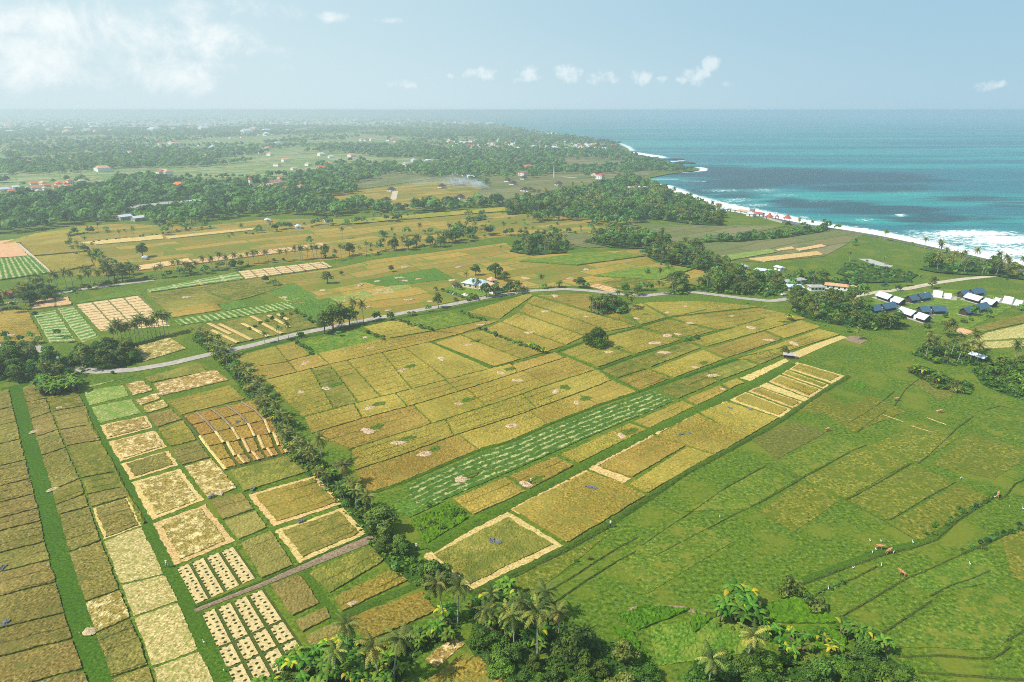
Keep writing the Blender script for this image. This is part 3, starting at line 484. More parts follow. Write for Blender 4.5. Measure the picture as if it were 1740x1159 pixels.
# --- centre: long golden rows right of the palm row
L05 = [(400, 636), (430, 625), (481, 617), (529, 604), (600, 588), (660, 574)]; L1 = [(445, 648), (560, 620), (668, 596), (731, 582)]; L2 = [(513, 711), (590, 690), (673, 669), (760, 646), (870, 618), (946, 598)]
L3 = [(526, 739), (617, 712), (693, 692), (784, 665), (880, 634), (964, 607)]; L4 = [(592, 766), (675, 739), (751, 716), (870, 677), (931, 655), (1017, 628)]; L5 = [(598, 803), (690, 772), (776, 740), (870, 710), (986, 668), (1042, 646)]
L6 = [(622, 842), (683, 821), (817, 764), (870, 750), (931, 722), (1017, 689), (1085, 666)]; RD = [(395, 608), (455, 592), (545, 571), (600, 558), (660, 544)]
row(RD, L05, [(398, 405, 'goldgreen'), (468, 490, 'goldgreen'), (502, 530, 0)]); row(L05, L1, [(408, 445, 'goldgreen'), (490, 505, 'gold'), (540, 560, 'gold'), (655, 735, 0)])
F('fallow', (506, 583), (607, 561), (650, 578), (534, 604)); F('fallow', (678, 547), (779, 531), (822, 545), (733, 563)); F('gold', (618, 556), (680, 542), (735, 563), (655, 577))
row(L1, L2, [(450, 514, 'goldgreen'), (530, 568, 'olive'), (560, 610, 'goldgreen'), (590, 648, 'gold'), (650, 700, 'gold'), (688, 760, 'gold'), (730, 834, 0)])
row(L2, L3, [(516, 528, 'gold'), (602, 617, 'gold'), (672, 693, 'gold'), (757, 780, 'gold'), (868, 880, 'gold'), (943, 960, 0)])
row(L3, L4, [(530, 594, 'gold'), (702, 735, 'gold'), (794, 826, 'gold'), (888, 931, 'gold'), (964, 1014, 0)])
row(L4, L5, [(596, 602, 'gold'), (758, 772, 'gold'), (888, 912, 'gold'), (1016, 1040, 0)])
row(L5, L6, [(601, 625, 'gold'), (779, 814, 'gold'), (899, 931, 'gold'), (981, 1017, 'gold'), (1041, 1083, 0)])
for l_ in (L2, L4, L6): ribbon('field_bank', l_, 1.5, 'lane', 0.05, 0.35, 0.1, 1.5)
F('gold', (655, 579), (735, 564), (781, 568), (733, 581)); F('gold', (737, 563), (823, 546), (848, 546), (784, 568)); F('gold', (791, 531), (900, 499), (905, 503), (850, 543))
F('gold', (737, 584), (782, 570), (886, 611), (840, 624)); F('goldgreen', (784, 569), (818, 562), (924, 600), (888, 611)); F('gold', (823, 560), (851, 548), (961, 588), (929, 599)); F('gold', (853, 547), (880, 532), (994, 572), (963, 587))
F('goldgreen', (882, 530), (894, 516), (1036, 563), (997, 572)); F('gold', (896, 514), (907, 504), (1082, 555), (1038, 563)); F('goldgreen', (912, 502), (1000, 500), (1060, 540), (1085, 553)); F('goldgreen', (1060, 522), (1090, 516), (1134, 540), (1088, 553)); F('goldgreen', (1094, 515), (1190, 512), (1295, 522), (1138, 539))
F('goldgreen', (953, 599), (1003, 581), (1077, 604), (1018, 625)); F('gold', (1007, 579), (1083, 559), (1160, 578), (1081, 602)); F('goldgreen', (1090, 556), (1135, 543), (1215, 563), (1165, 577)); F('goldgreen', (1140, 541), (1292, 524), (1372, 542), (1222, 561))
F('olive', (1022, 630), (1066, 614), (1102, 627), (1050, 643)); F('olive', (1070, 612), (1163, 581), (1192, 592), (1106, 625)); F('goldgreen', (1052, 645), (1104, 629), (1140, 644), (1088, 664)); F('gold', (1107, 628), (1195, 595), (1232, 611), (1146, 643)); F('goldgreen', (1168, 580), (1298, 543), (1340, 551), (1200, 590))
F('goldgreen', (1200, 594), (1297, 564), (1330, 577), (1237, 609)); F('gold', (1301, 562), (1361, 545), (1396, 556), (1334, 576)); F('gold', (1242, 612), (1392, 560), (1429, 569), (1296, 611))
F('olive', (1117, 662), (1146, 651), (1186, 665), (1151, 679)); F('olive', (1150, 650), (1200, 632), (1220, 649), (1187, 664)); F('olive', (1203, 631), (1262, 611), (1290, 622), (1223, 648)); F('olive', (1265, 610), (1325, 592), (1338, 601), (1294, 620))
for l_ in ([(950, 600), (1014, 628), (1085, 666)], [(870, 620), (946, 598), (997, 579), (1083, 557), (1133, 541), (1200, 527)], [(1017, 628), (1080, 604), (1166, 579), (1214, 566), (1300, 541)], [(1085, 666), (1141, 647), (1265, 606), (1345, 588)]): ribbon('field_bank', l_, 2.2, 'lane', 0.05, 0.5, 0.15, 1.5)
ribbon('field_bank', [(732, 582), (785, 603), (838, 625)], 3.0, 'lane', 0.06, 0.5, 0.15)
# green strip with pale beds, the strip beneath it, and the canal
S6 = [(660, 836), (690, 826), (817, 768), (870, 754), (931, 727), (1017, 694), (1085, 670), (1110, 662), (1150, 650)]; L7 = [(690, 884), (766, 846), (870, 802), (986, 750), (1113, 697), (1150, 680)]
row(S6, L7, [(690, 700, 'beds'), (812, 850, 'beds'), (945, 974, 'beds'), (1052, 1088, 'beds'), (1108, 1147, 0)], h=0.2, name='green_plot')
F('gold', (768, 849), (859, 811), (896, 836), (804, 877)); F('gold', (863, 810), (944, 776), (978, 792), (901, 834)); F('gold', (949, 774), (1071, 719), (1100, 731), (985, 788)); F('gold', (1075, 717), (1160, 681), (1182, 692), (1104, 729)); F('gold', (1164, 679), (1222, 655), (1238, 664), (1186, 690)); F('gold', (1226, 653), (1252, 643), (1266, 651), (1241, 662))
F('lime', (695, 884), (764, 852), (802, 879), (722, 928), amp=0.3, h=0.35); F('green', (660, 862), (700, 850), (760, 852), (694, 882))
CN = [(728, 936), (806, 886), (866, 858), (987, 795), (1106, 733), (1200, 690), (1300, 644), (1345, 618)]
ribbon('grass_bank', CN, [4.5, 4.5, 4.5, 5, 5.5, 6, 6, 5], 'lane', 0.06, 0.5, 0.1, 1.5); ribbon('canal', [(x + 5, y + 6 - 3 * (x - 700) / 650) for x, y in CN], 1.6, 'ditch', 0.09); 
def frame(style, *q, b=2.4): F(style, *q, border=b, inset=0.4)
frame('olive', (715, 944), (862, 868), (962, 928), (795, 1007), b=2.6); crop('gold', GP([(868, 866), (998, 801), (1060, 824)]), GP([(964, 925), (1040, 880), (1098, 843)])); F('straw', (866, 865), (996, 799), (1002, 802), (876, 869), inset=0.1); F('straw', (866, 865), (876, 861), (893, 871), (883, 875), inset=0.1)
F('straw', (998, 797), (1013, 792), (1073, 814), (1060, 822), inset=0.1); F('gold', (1014, 793), (1110, 741), (1167, 758), (1075, 813)); F('gold', (1068, 824), (1166, 760), (1214, 774), (1100, 840)); F('straw', (1000, 795), (1108, 737), (1112, 742), (1010, 795), inset=0.1)
F('gold', (1112, 742), (1185, 702), (1268, 746), (1217, 773)); F('gold', (1188, 701), (1233, 683), (1325, 711), (1265, 747)); F('straw', (1110, 734), (1166, 708), (1172, 711), (1117, 738), inset=0.1); F('straw', (1166, 708), (1200, 692), (1205, 695), (1172, 711), inset=0.1); F('straw', (1110, 736), (1116, 734), (1138, 743), (1132, 745), inset=0.05); F('straw', (1164, 709), (1169, 706), (1184, 713), (1180, 715), inset=0.05); F('straw', (1200, 693), (1232, 680), (1236, 683), (1206, 696), inset=0.1)
frame('goldgreen', (1353, 615), (1438, 639), (1415, 653), (1337, 627), b=2.2); frame('goldgreen', (1336, 628), (1412, 655), (1401, 662), (1325, 635), b=1.4); frame('gold', (1323, 636), (1399, 663), (1378, 678), (1302, 648), b=2.0); F('straw', (1302, 650), (1377, 679), (1368, 683), (1288, 656), inset=0.1); frame('goldgreen', (1288, 657), (1366, 684), (1349, 695), (1266, 664), b=1.6); frame('goldgreen', (1264, 665), (1347, 696), (1327, 711), (1237, 680), b=1.8)
F('straw', (1256, 643), (1335, 609), (1341, 614), (1276, 648), inset=0.2); ribbon('straw_track', [(1342, 608), (1390, 588), (1434, 572)], [6, 5, 3.5], 'straw', 0.14)
ribbon('grass_bank', [(800, 1012), (880, 972), (965, 931), (1045, 884), (1103, 846), (1163, 804), (1219, 775), (1300, 731), (1332, 711), (1395, 668), (1442, 640)], 2.4, 'bank', 0.05, 0.5, 0.2, 1.2)
# --- upper left, beyond the road
F('strawgrid', (129, 518), (238, 502), (293, 554), (169, 563)); F('strawline', (62, 512), (116, 505), (124, 519), (52, 527)); F('bedsw', (56, 534), (95, 527), (131, 582), (84, 583)); F('bedsw', (97, 525), (126, 520), (169, 573), (138, 583))
F('gold', (-30, 532), (47, 526), (77, 582), (-30, 585)); F('green', (122, 515), (228, 491), (243, 501), (130, 516)); F('bedsw', (250, 494), (403, 464), (416, 476), (256, 498)); F('strawgrid', (404, 463), (550, 446), (566, 455), (417, 476))
F('olive', (251, 503), (331, 489), (395, 515), (286, 534)); F('olive', (335, 489), (440, 470), (492, 486), (400, 513)); F('gold', (286, 525), (364, 513), (379, 527), (292, 541)); F('green', (367, 516), (407, 508), (425, 521), (382, 529)); F('bedsx', (294, 544), (488, 513), (511, 523), (307, 554))
SA, SB, SC, SD = (320, 557), (493, 528), (541, 556), (386, 588); F('olive', SA, SB, SC, SD)
for t, a0, a1 in ((.12, .3, 1), (.2, .0, .6), (.27, .1, 1), (.45, .25, 1), (.6, .35, 1), (.62, .0, .3), (.76, .1, .8), (.85, .1, .45)): p0, p1 = lerp(SA, SB, t), lerp(SD, SC, t); ribbon('straw_row', [lerp(p0, p1, a0), lerp(p0, p1, a1)], 2.2, 'straw', 0.7, 0.12, 0.05)
F('mixed', (228, 590), (290, 574), (319, 593), (242, 616)); F('strawred', (222, 455), (320, 440), (329, 447), (236, 461)); F('strawline', (326, 443), (440, 428), (450, 434), (332, 450)); F('strawline', (440, 428), (548, 414), (560, 421), (452, 434)); F('straw', (137, 413), (275, 400), (280, 407), (162, 417)); F('straw', (281, 403), (435, 388), (430, 392), (287, 407))
F('strawred', (-20, 413), (24, 408), (50, 436), (-20, 441)); F('bedsx', (-20, 443), (54, 436), (86, 465), (-20, 480)); F('gold', (30, 408), (112, 396), (150, 428), (58, 436)); F('gold', (60, 438), (150, 430), (160, 452), (92, 465)); ribbon('dirt_path', [(24, 409), (55, 436), (88, 466)], 2.4, 'dirt', 0.35)
F('green', (440, 492), (500, 480), (545, 512), (500, 515)); F('pale', (620, 494), (664, 487), (672, 497), (642, 503)); F('greenpale', (657, 486), (690, 481), (702, 490), (668, 496)); F('greenpale', (555, 505), (620, 495), (640, 504), (572, 517)); F('green', (610, 478), (740, 455), (772, 474), (655, 488)); F('green', (495, 518), (560, 506), (590, 524), (545, 556)); F('pale', (470, 505), (500, 500), (510, 511), (488, 513))
F('strawline', (1000, 487), (1018, 481), (1062, 495), (1038, 498)); F('olive', (1020, 480), (1110, 468), (1140, 480), (1064, 494)); F('straw', (1270, 441), (1388, 428), (1400, 434), (1300, 446)); F('straw', (1318, 425), (1345, 420), (1352, 424), (1322, 428)); F('strawred', (1352, 424), (1395, 416), (1405, 420), (1358, 428)); F('greenpale', (1225, 436), (1310, 424), (1320, 430), (1240, 444))
F('strawred', (1616, 561), (1636, 556), (1662, 566), (1641, 570)); F('olive', (1642, 559), (1745, 533), (1745, 549), (1674, 564)); F('pale', (1640, 581), (1676, 566), (1750, 549), (1750, 574), inset=0.3); F('pale', (1640, 583), (1752, 577), (1752, 588), (1654, 595), inset=0.3); F('earth', (1430, 575), (1450, 570), (1478, 577), (1462, 586)); F('lime', (1445, 655), (1452, 648), (1474, 656), (1468, 661)); F('fallow', (1005, 470), (1095, 455), (1180, 458), (1120, 478)); F('fallow', (1470, 512), (1600, 490), (1745, 510), (1640, 562), amp=.05, h=.08, inset=.2)
F('fallow', (748, 492), (800, 472), (868, 490), (806, 508), h=.08, inset=.2); F('fallow', (880, 445), (1000, 430), (1100, 436), (980, 452))
# --- right: pasture with sunken ditches and old plots
for st, *q in (('meadyel', (1361, 815), (1472, 758), (1545, 788), (1437, 848)), ('meadyel', (1440, 850), (1550, 790), (1624, 820), (1512, 884)), ('meadyel', (1515, 886), (1628, 822), (1682, 845), (1565, 920)), ('meadbrown', (1275, 746), (1345, 715), (1405, 735), (1320, 782)), ('meadyel', (1400, 700), (1480, 672), (1540, 700), (1450, 735)),
               ('meadyel', (1476, 758), (1560, 718), (1630, 745), (1562, 786)), ('meadyel', (1580, 790), (1650, 735), (1760, 770), (1690, 815)), ('mead', (1325, 784), (1408, 738), (1470, 757), (1362, 812)), ('mead', (1640, 700), (1745, 690), (1760, 760), (1660, 730)), ('mead', (1530, 985), (1660, 930), (1710, 985), (1580, 1012)), ('meadyel', (1700, 915), (1760, 890), (1760, 1000), (1720, 980)), ('mead', (1045, 956), (1150, 876), (1250, 920), (1100, 1010)), ('mead', (1500, 1100), (1690, 980), (1745, 1040), (1700, 1105)), ('meadyel', (1290, 870), (1360, 818), (1430, 850), (1350, 905)), ('mead', (1160, 870), (1300, 795), (1355, 815), (1270, 866)), ('meadyel', (800, 1020), (930, 955), (1040, 905), (920, 1000)), ('meadbrown', (1548, 650), (1590, 640), (1640, 660), (1600, 682)), ('meadyel', (1330, 690), (1400, 665), (1440, 690), (1390, 705))):
    F(st, *q, h=0.04, amp=0.05, inset=0.2)
for w_, h_, q in ((1.2, .35, [(1300, 850), (1361, 814), (1406, 789), (1452, 764), (1472, 757)]), (1.0, .3, [(1113, 945), (1180, 910), (1259, 869), (1300, 850)]), (1.0, .3, [(1437, 850), (1477, 830), (1548, 788)]), (1.0, .3, [(1512, 884), (1568, 850), (1624, 819)]), (1.6, .6, [(1363, 993), (1437, 965), (1502, 942), (1548, 932), (1591, 917), (1624, 887), (1684, 847)]), (1.1, .5, [(1697, 850), (1710, 842), (1725, 822), (1745, 814)]),
                  (1.0, .45, [(1386, 1011), (1411, 998), (1449, 984), (1490, 963)]), (1.2, .6, [(1426, 1050), (1490, 1013), (1533, 987), (1586, 965), (1636, 942)]), (1.8, .9, [(1636, 942), (1662, 930), (1689, 917), (1740, 895)]), (1.1, .55, [(1487, 1085), (1523, 1061), (1553, 1041), (1583, 1021)]), (1.1, .5, [(1581, 1013), (1616, 995), (1654, 983), (1682, 970)]), (1.1, .5, [(1523, 1117), (1591, 1114), (1654, 1119), (1687, 1119), (1705, 1109), (1715, 1099)]), (1.0, .4, [(1710, 1090), (1745, 1069)]), (1.4, .4, [(1560, 1143), (1745, 1156)]),
                  (1.2, .5, [(928, 1007), (969, 983), (1017, 952), (1052, 930), (1083, 914)]), (1.2, .5, [(933, 1031), (991, 990), (1047, 955), (1080, 938)]), (0.9, .35, [(1090, 928), (1120, 907), (1174, 871), (1232, 830), (1300, 792)]), (0.9, .3, [(1457, 735), (1477, 718), (1507, 698)]), (1.0, .4, [(1560, 788), (1581, 771), (1608, 746), (1626, 728), (1654, 708)]), (1.8, .7, [(862, 988), (905, 965), (945, 945), (1000, 915), (1040, 893)]), (0.8, .3, [(1153, 873), (1105, 846)]), (.8, .25, [(1437, 850), (1500, 884), (1560, 920)]), (.8, .25, [(1300, 850), (1361, 815), (1300, 790)]), (.9, .3, [(1520, 665), (1490, 690), (1440, 720)]), (.9, .3, [(1560, 645), (1540, 660), (1520, 690)]), (.8, .25, [(1660, 700), (1700, 690), (1745, 700)])):
    ribbon('ditch_bank', q, w_ * .55, 'ditch', 0.02, h_ * .55, 0.13, 0.8)
ribbon('grass_lane', [(1365, 988), (1437, 960), (1502, 936), (1548, 927), (1591, 912), (1624, 880), (1660, 855), (1690, 840)], 2.4, 'lane', 0.07)
F('lime', (1262, 1032), (1350, 1016), (1444, 1062), (1285, 1062), amp=0.3, h=0.5); F('lime', (1285, 1064), (1444, 1064), (1440, 1098), (1378, 1112), amp=0.3, h=0.5); F('lime', (1045, 1046), (1090, 1031), (1180, 1036), (1080, 1075), amp=0.3, h=0.45); F('lime', (1030, 1060), (1080, 1076), (1110, 1130), (1090, 1130), amp=.35, h=.5); F('lime', (1180, 1038), (1220, 1050), (1180, 1080), (1170, 1060), amp=.3, h=.4)
ribbon('earth_edge', [(1068, 1036), (1100, 1031), (1160, 1033), (1200, 1046)], 1.3, 'earth', 0.08, 0.15, 0.1, 1.0); F('goldgreen', (700, 1170), (790, 1110), (880, 1135), (860, 1200), h=.3); F('mixed', (720, 1120), (770, 1080), (795, 1095), (740, 1140), h=.1)
F('fallow', (1100, 1062), (1255, 1045), (1290, 1110), (1115, 1135), h=.12, amp=.12)
for q in ((1575, 710, 1608, 722), (1500, 705, 1535, 717), (1548, 724, 1585, 735)): ribbon('straw_row', [(q[0], q[1]), (q[2], q[3])], .45, 'straw', .08, .1, .05, 1.)

# ------------------------------------------------------------------ roads and water on land
ribbon('road', [(-40, 586), (0, 589), (40, 589), (70, 592), (84, 600), (90, 612), (120, 626), (165, 632), (225, 629), (290, 618), (345, 605), (420, 589), (500, 569), (600, 549), (690, 531), (760, 519), (830, 505), (900, 494.5), (960, 491.5), (1000, 494), (1050, 500), (1095, 503), (1130, 499), (1170, 496), (1215, 501), (1260, 507), (1310, 512), (1340, 508)], 5.6, 'road', 0.16, step=3)
ribbon('road_verge', [(395, 603), (500, 576), (600, 556), (690, 538), (760, 526), (830, 511), (900, 500)], 4.0, 'bank', 0.04, 0.4, 0.2)
ribbon('track', [(1436, 506), (1480, 498), (1540, 491), (1590, 481), (1640, 474), (1700, 468), (1745, 466)], 5.5, 'dirt', 0.14); ribbon('road', [(60, 506), (90, 500), (150, 490), (200, 484), (262, 476)], 5.0, 'road', 0.14); ribbon('dirt_path', [(668, 340), (672, 325)], 8, 'dirt', 0.4); ribbon('dirt_path', [(956, 301), (980, 303)], 9, 'concrete', 0.5); ribbon('dirt_path', [(1282, 482), (1300, 490), (1306, 494)], 3.5, 'dirt', 0.2)
sheet('pond', [(1458, 440), (1478, 440), (1500, 447), (1518, 452), (1512, 455), (1485, 450)], 'concrete', 0.15)

# ------------------------------------------------------------------ plants: one of each kind, then copies
def cards(P, N, size, elong=1.0):
    """small leaf faces at P facing N"""
    n = len(P); r = rng.normal(size=(n, 3)); a = np.cross(N, r); a /= np.linalg.norm(a, axis=1)[:, None] + 1e-9; b = np.cross(N, a); b /= np.linalg.norm(b, axis=1)[:, None] + 1e-9
    s = (np.asarray(size) * np.ones(n))[:, None] * 0.5; a = a * s * elong; b = b * s
    V = np.stack([P - a - b * .3, P - b, P + a + b * .3, P + b], 1).reshape(-1, 3); return V, np.arange(n * 4).reshape(n, 4)
def crown_cards(lumps, per, size, up=0.35):
    Ps, Ns, Ts = [], [], []
    for (c, r) in lumps:
        k = max(6, int(per * r * r)); d = rng.normal(size=(k, 3)); d /= np.linalg.norm(d, axis=1)[:, None]; d[:, 2] = np.where(d[:, 2] < -0.35, -d[:, 2], d[:, 2])
        rad = r * rng.uniform(0.72, 1.08, k); p = np.array(c) + d * rad[:, None] * np.array([1, 1, .8]); nn = d + rng.normal(size=(k, 3)) * .45; nn[:, 2] += up; Ps.append(p); Ns.append(nn / np.linalg.norm(nn, axis=1)[:, None]); Ts.append(np.clip(rng.uniform(0.0, 1.0) * .45 + rng.uniform(0, .62, k), 0, .94))
    P, N, T = np.concatenate(Ps), np.concatenate(Ns), np.concatenate(Ts); V, Q = cards(P, N, size * rng.uniform(.6, 1.25, len(P)), 1.3); return V, Q, np.repeat(T, 4)
def make_tree(seed, h=10.0, rad=4.5, per=26, size=.75, mat='leaf', low=.28, flat=1.0):
    """tapered trunk with limbs that end in separate leaf clumps"""
    q = random.Random(seed); lumps = []; t = MB(); t.tube([(0, 0, -.3), (.1, .05, h * .2), (.05, .15, h * .42), (.2, .1, h * .62)], [.036 * h, .03 * h, .022 * h, .012 * h], 7)
    k = 11
    for i in range(k):
        a = i * 2.4 + q.uniform(-.4, .4); f = q.uniform(.35, .8) if i < 8 else q.uniform(.0, .3); z = h * (low + (.66 - low) * q.random() if i < 8 else q.uniform(.68, .84)) * flat; r = rad * q.uniform(.34, .5); c = (rad * f * math.cos(a), rad * f * math.sin(a), z + r * .3); lumps.append((c, r))
        t.tube([(.08, .1, h * q.uniform(.28, .5)), (c[0] * .5, c[1] * .5, (z + h * .35) * .5), c], [.013 * h, .009 * h, .004 * h], 5)
    V, Q, T = crown_cards(lumps, per, size); return mesh_np('crown', V, Q, M[mat], tone=T), t.mesh('trunk', M['bark'], True)
def make_shrub(seed, rad=1.6, mat='shrub', per=55, size=.42):
    q = random.Random(seed); lumps = [((q.uniform(-.7, .7) * rad, q.uniform(-.7, .7) * rad, rad * q.uniform(.25, .75)), rad * q.uniform(.35, .6)) for _ in range(7)]
    V, Q, T = crown_cards(lumps, per, size); n = len(V); t = MB()
    t.tube([(0, 0, -.1), (.05, .1, rad * .5)], [.09, .04], 6)
    return mesh_np('foliage', V, Q, M[mat], tone=T), t.mesh('stem', M['bark'], True)
def frond(q, L, el, yaw, droop, W_, n, tone, V, F_, T):
    """arched midrib with paired leaflets"""
    p = np.array([0., 0., 0.]); e = el; ca, sa = math.cos(yaw), math.sin(yaw); side = np.array([-sa, ca, 0]); st = L / n
    for i in range(n):
        d = np.array([ca * math.cos(e), sa * math.cos(e), math.sin(e)]); p2 = p + d * st; t = (i + .5) / n; w = W_ * math.sin(math.pi * min(1, .14 + .8 * t)) ** .7 * (1 - .45 * t); nrm = np.cross(d, side)
        for s in (-1, 1):
            b = len(V); tip = p + d * st * .75 + side * s * w - nrm * -1 * (-.0) + np.array([0, 0, -w * .55 * q.uniform(.6, 1.3)]); V += [p, p2, tip + d * st * .45, tip - d * st * .05]; F_.append((b, b + 1, b + 2, b + 3) if s > 0 else (b + 1, b, b + 3, b + 2)); T += [tone * q.uniform(.8, 1.1)] * 4
        p = p2; e -= droop / n * (1 + .8 * t)
def make_palm(seed, h=10.0, lean=.8, yellow=.05, L=4.1):
    q = random.Random(seed); a = q.uniform(0, 6.3); pts = [(lean * (k / 7) ** 1.6 * math.cos(a), lean * (k / 7) ** 1.6 * math.sin(a), h * k / 7 - (.25 if k == 0 else 0)) for k in range(8)]; t = MB(); t.tube(pts, [.24, .18, .155, .145, .14, .13, .125, .14], 8)
    V, F_, T = [], [], []; nf = 22
    for i in range(nf):
        lv = i / nf; e = R(72) - lv * R(112) + q.uniform(-.12, .12); tone = q.uniform(.15, .85)
        if q.random() < yellow * (1 + lv): tone = 1.15
        if lv > .86 and q.random() < .6: tone = -1.0
        frond(q, L * q.uniform(.85, 1.1) * (1 - .15 * lv), e, i * 2.399 + q.uniform(-.25, .25), R(62) * q.uniform(.7, 1.25), .72, 10, tone, V, F_, T)
    top = np.array(pts[-1]); V = np.array(V) + top; cr = mesh_np('crown', V, np.array(F_), M['palm'], tone=np.array(T)); return cr, t.mesh('trunk', M['palmbark'], True)
def make_banana(seed, stems=4, yellow=.03):
    q = random.Random(seed); St = []; V, F_, T = [], [], []
    for s in range(stems):
        ox, oy = q.uniform(-1.1, 1.1), q.uniform(-1.1, 1.1); h = q.uniform(1.5, 2.9); t = MB(); t.tube([(ox, oy, -.1), (ox + .05, oy, h)], [.17, .1], 6); St.append(t.mesh('stem', M['bark'], True))
        for i in range(8):
            yaw = i * 2.4 + q.uniform(-.3, .3); e = R(q.uniform(35, 78)); L = q.uniform(1.7, 2.6); w = .36; p = np.array([ox, oy, h - .1]); n = 5; ca, sa = math.cos(yaw), math.sin(yaw); side = np.array([-sa, ca, 0]); tone = 1.2 if q.random() < yellow else (-1 if q.random() < .06 else q.uniform(.2, .9)); prev = None
            for k in range(n + 1):
                ww = w * math.sin(math.pi * (.12 + .84 * k / n)) ; l, c, r_ = p + side * ww + np.array([0, 0, -.12 * ww]), p + np.array([0, 0, .06]), p - side * ww + np.array([0, 0, -.12 * ww])
                if prev is not None:
                    b = len(V); V += [*prev, l, c, r_]; F_ += [(b, b + 1, b + 4, b + 3), (b + 1, b + 2, b + 5, b + 4)]; T += [tone * q.uniform(.9, 1.05)] * 6
                prev = (l, c, r_); p = p + np.array([ca * math.cos(e), sa * math.cos(e), math.sin(e)]) * L / n; e -= R(q.uniform(20, 34))
    return mesh_np('leaves', np.array(V), np.array(F_), M['banana'], tone=np.array(T)), St
KIND = {'tree': [make_tree(1), make_tree(2, 10, 5.2), make_tree(3, 10, 4.0, mat='leafy'), make_tree(4, 10, 4.6, low=.18), make_tree(5, 10, 5.0, low=.2, mat='leafy', size=.65)],
        'palm': [make_palm(11, 10, .6), make_palm(12, 10, 1.3), make_palm(13, 10, .3, .12), make_palm(14, 10, 1.8), make_palm(15, 10, .8, .22)],
        'banana': [make_banana(21), make_banana(22, 5), make_banana(23, 3, .12), make_banana(24, 4, .06)], 'shrub': [make_shrub(31), make_shrub(32, 1.6, 'leafy'), make_shrub(33), make_shrub(34, 1.6, 'leaf')],
        'bigbush': [make_tree(41, 10, 6.0, low=.1, per=30, mat='shrub', flat=.8), make_tree(42, 10, 5.4, low=.08, per=30, flat=.8, mat='leaf')]}
NAMES = {'tree': ('broadleaf_tree', 'tree', 'crown', 'trunk'), 'palm': ('coconut_palm', 'palm', 'crown', 'trunk'), 'banana': ('banana_plant', 'banana plant', 'leaves', 'stem'), 'shrub': ('shrub', 'shrub', 'foliage', 'stem'), 'bigbush': ('broadleaf_tree', 'tree', 'crown', 'trunk')}
SITES = []          # (kind, x, y, height scale, label, group, variant)
def put(kind, x, y, s, label, group=None, var=None): SITES.append((kind, float(x), float(y), s, label, group, var))
def one(kind, px, py, s, label, var=None): g = G(px, py); put(kind, g[0], g[1], s, label, None, var)
def belt(kinds, pts, gap, width, smin, smax, where, group):
    """plants along a line on the ground"""
    P = GP(pts); n = max(2, int(plen(P) / gap)); C = resample(P, n); T = np.gradient(C, axis=0); T /= np.hypot(*T.T)[:, None] + 1e-9
    for c, t in zip(C, T):
        o = rnd.uniform(-.5, .5) * width; k = rnd.choices(list(kinds), list(kinds.values()))[0]; s = rnd.uniform(smin, smax); add(k, c[0] - t[1] * o + rnd.uniform(-.3, .3) * gap, c[1] + t[0] * o + rnd.uniform(-.3, .3) * gap, s, where, group)
def wood(kinds, pts, gap, smin, smax, where, group, thin=0.0):
    """plants spread over a patch of ground"""
    P = GP(pts); x0, y0 = P.min(0); x1, y1 = P.max(0); n = int((x1 - x0) * (y1 - y0) / gap ** 2 * 1.0) + 1; g = np.stack(np.meshgrid(np.arange(x0, x1, gap), np.arange(y0, y1, gap)), -1).reshape(-1, 2); g = g + rng.uniform(-.45, .45, g.shape) * gap; g = g[inpoly(P, g)]
    if thin: g = g[vnoise(g[:, 0] / 30, g[:, 1] / 30, 5) > thin]
    g = g[open_ground(g)]
    if len(g) and gap > 5:          # loose fringe of smaller plants round the edge
        e = g[rng.integers(0, len(g), max(2, len(g) // 3))] + rng.normal(size=(max(2, len(g) // 3), 2)) * gap * 1.4; e = e[~inpoly(P, e)]; e = e[open_ground(e)]
        for x, y in e: add(rnd.choice(('shrub', 'tree', 'shrub')), x, y, rnd.uniform(.4, .75) * smin, where.replace('in the', 'by the'), group)
    for x, y in g: add(rnd.choices(list(kinds), list(kinds.values()))[0], x, y, rnd.uniform(smin, smax), where, group)
    FLOORS.append(P)
VIL = [(60, 313), (73, 313), (99, 314), (111, 314), (80, 317), (62, 322), (77, 322), (97, 319), (107, 319), (117, 318), (152, 314), (176, 312), (22, 327), (8, 324), (28, 320), (36, 324), (48, 321), (2, 349), (66, 327), (104, 323), (0, 335), (305, 317), (482, 323), (500, 325), (493, 326), (450, 317), (445, 320), (470, 311), (476, 304), (120, 272), (142, 272), (185, 272), (232, 275), (200, 274), (47, 256), (76, 254), (516, 323), (120, 313), (140, 314), (889, 299), (1020, 307), (1012, 299), (897, 286), (690, 283), (703, 276), (727, 277), (468, 318), (460, 320), (426, 318), (240, 356), (270, 352), (285, 351), (310, 347), (330, 346), (210, 372), (235, 374), (615, 240), (660, 240), (780, 247), (1079, 322), (1072, 322), (1092, 321)]
VG = GP(VIL)
def open_ground(g):
    """false where a tree would stand on a house or hide its front"""
    ok = np.ones(len(g), bool)
    for h in VG:
        u = -h / np.hypot(*h); r = g - h; a = r @ u; l = np.abs(r[:, 0] * u[1] - r[:, 1] * u[0]); ok &= ~((a > -9) & (a < 34 + np.hypot(*h) * .012) & (l < 9 + np.hypot(*h) * .003))
    return ok
FLOORS = []; WORD = {'tree': 'leafy green tree', 'palm': 'coconut palm', 'banana': 'banana plant', 'shrub': 'low green shrub', 'bigbush': 'broad bushy tree'}; ZOOM = {'shrub': .62, 'banana': 1.15, 'bigbush': .62}
def add(k, x, y, s, where, group):
    s2 = s * {'tree': .95, 'palm': 1.0, 'banana': 1.05, 'shrub': 1.0, 'bigbush': .62}[k]; put(k, x, y, s2, f"{WORD[k]} {where}", f"{NAMES[k][1]}s {group or where}")

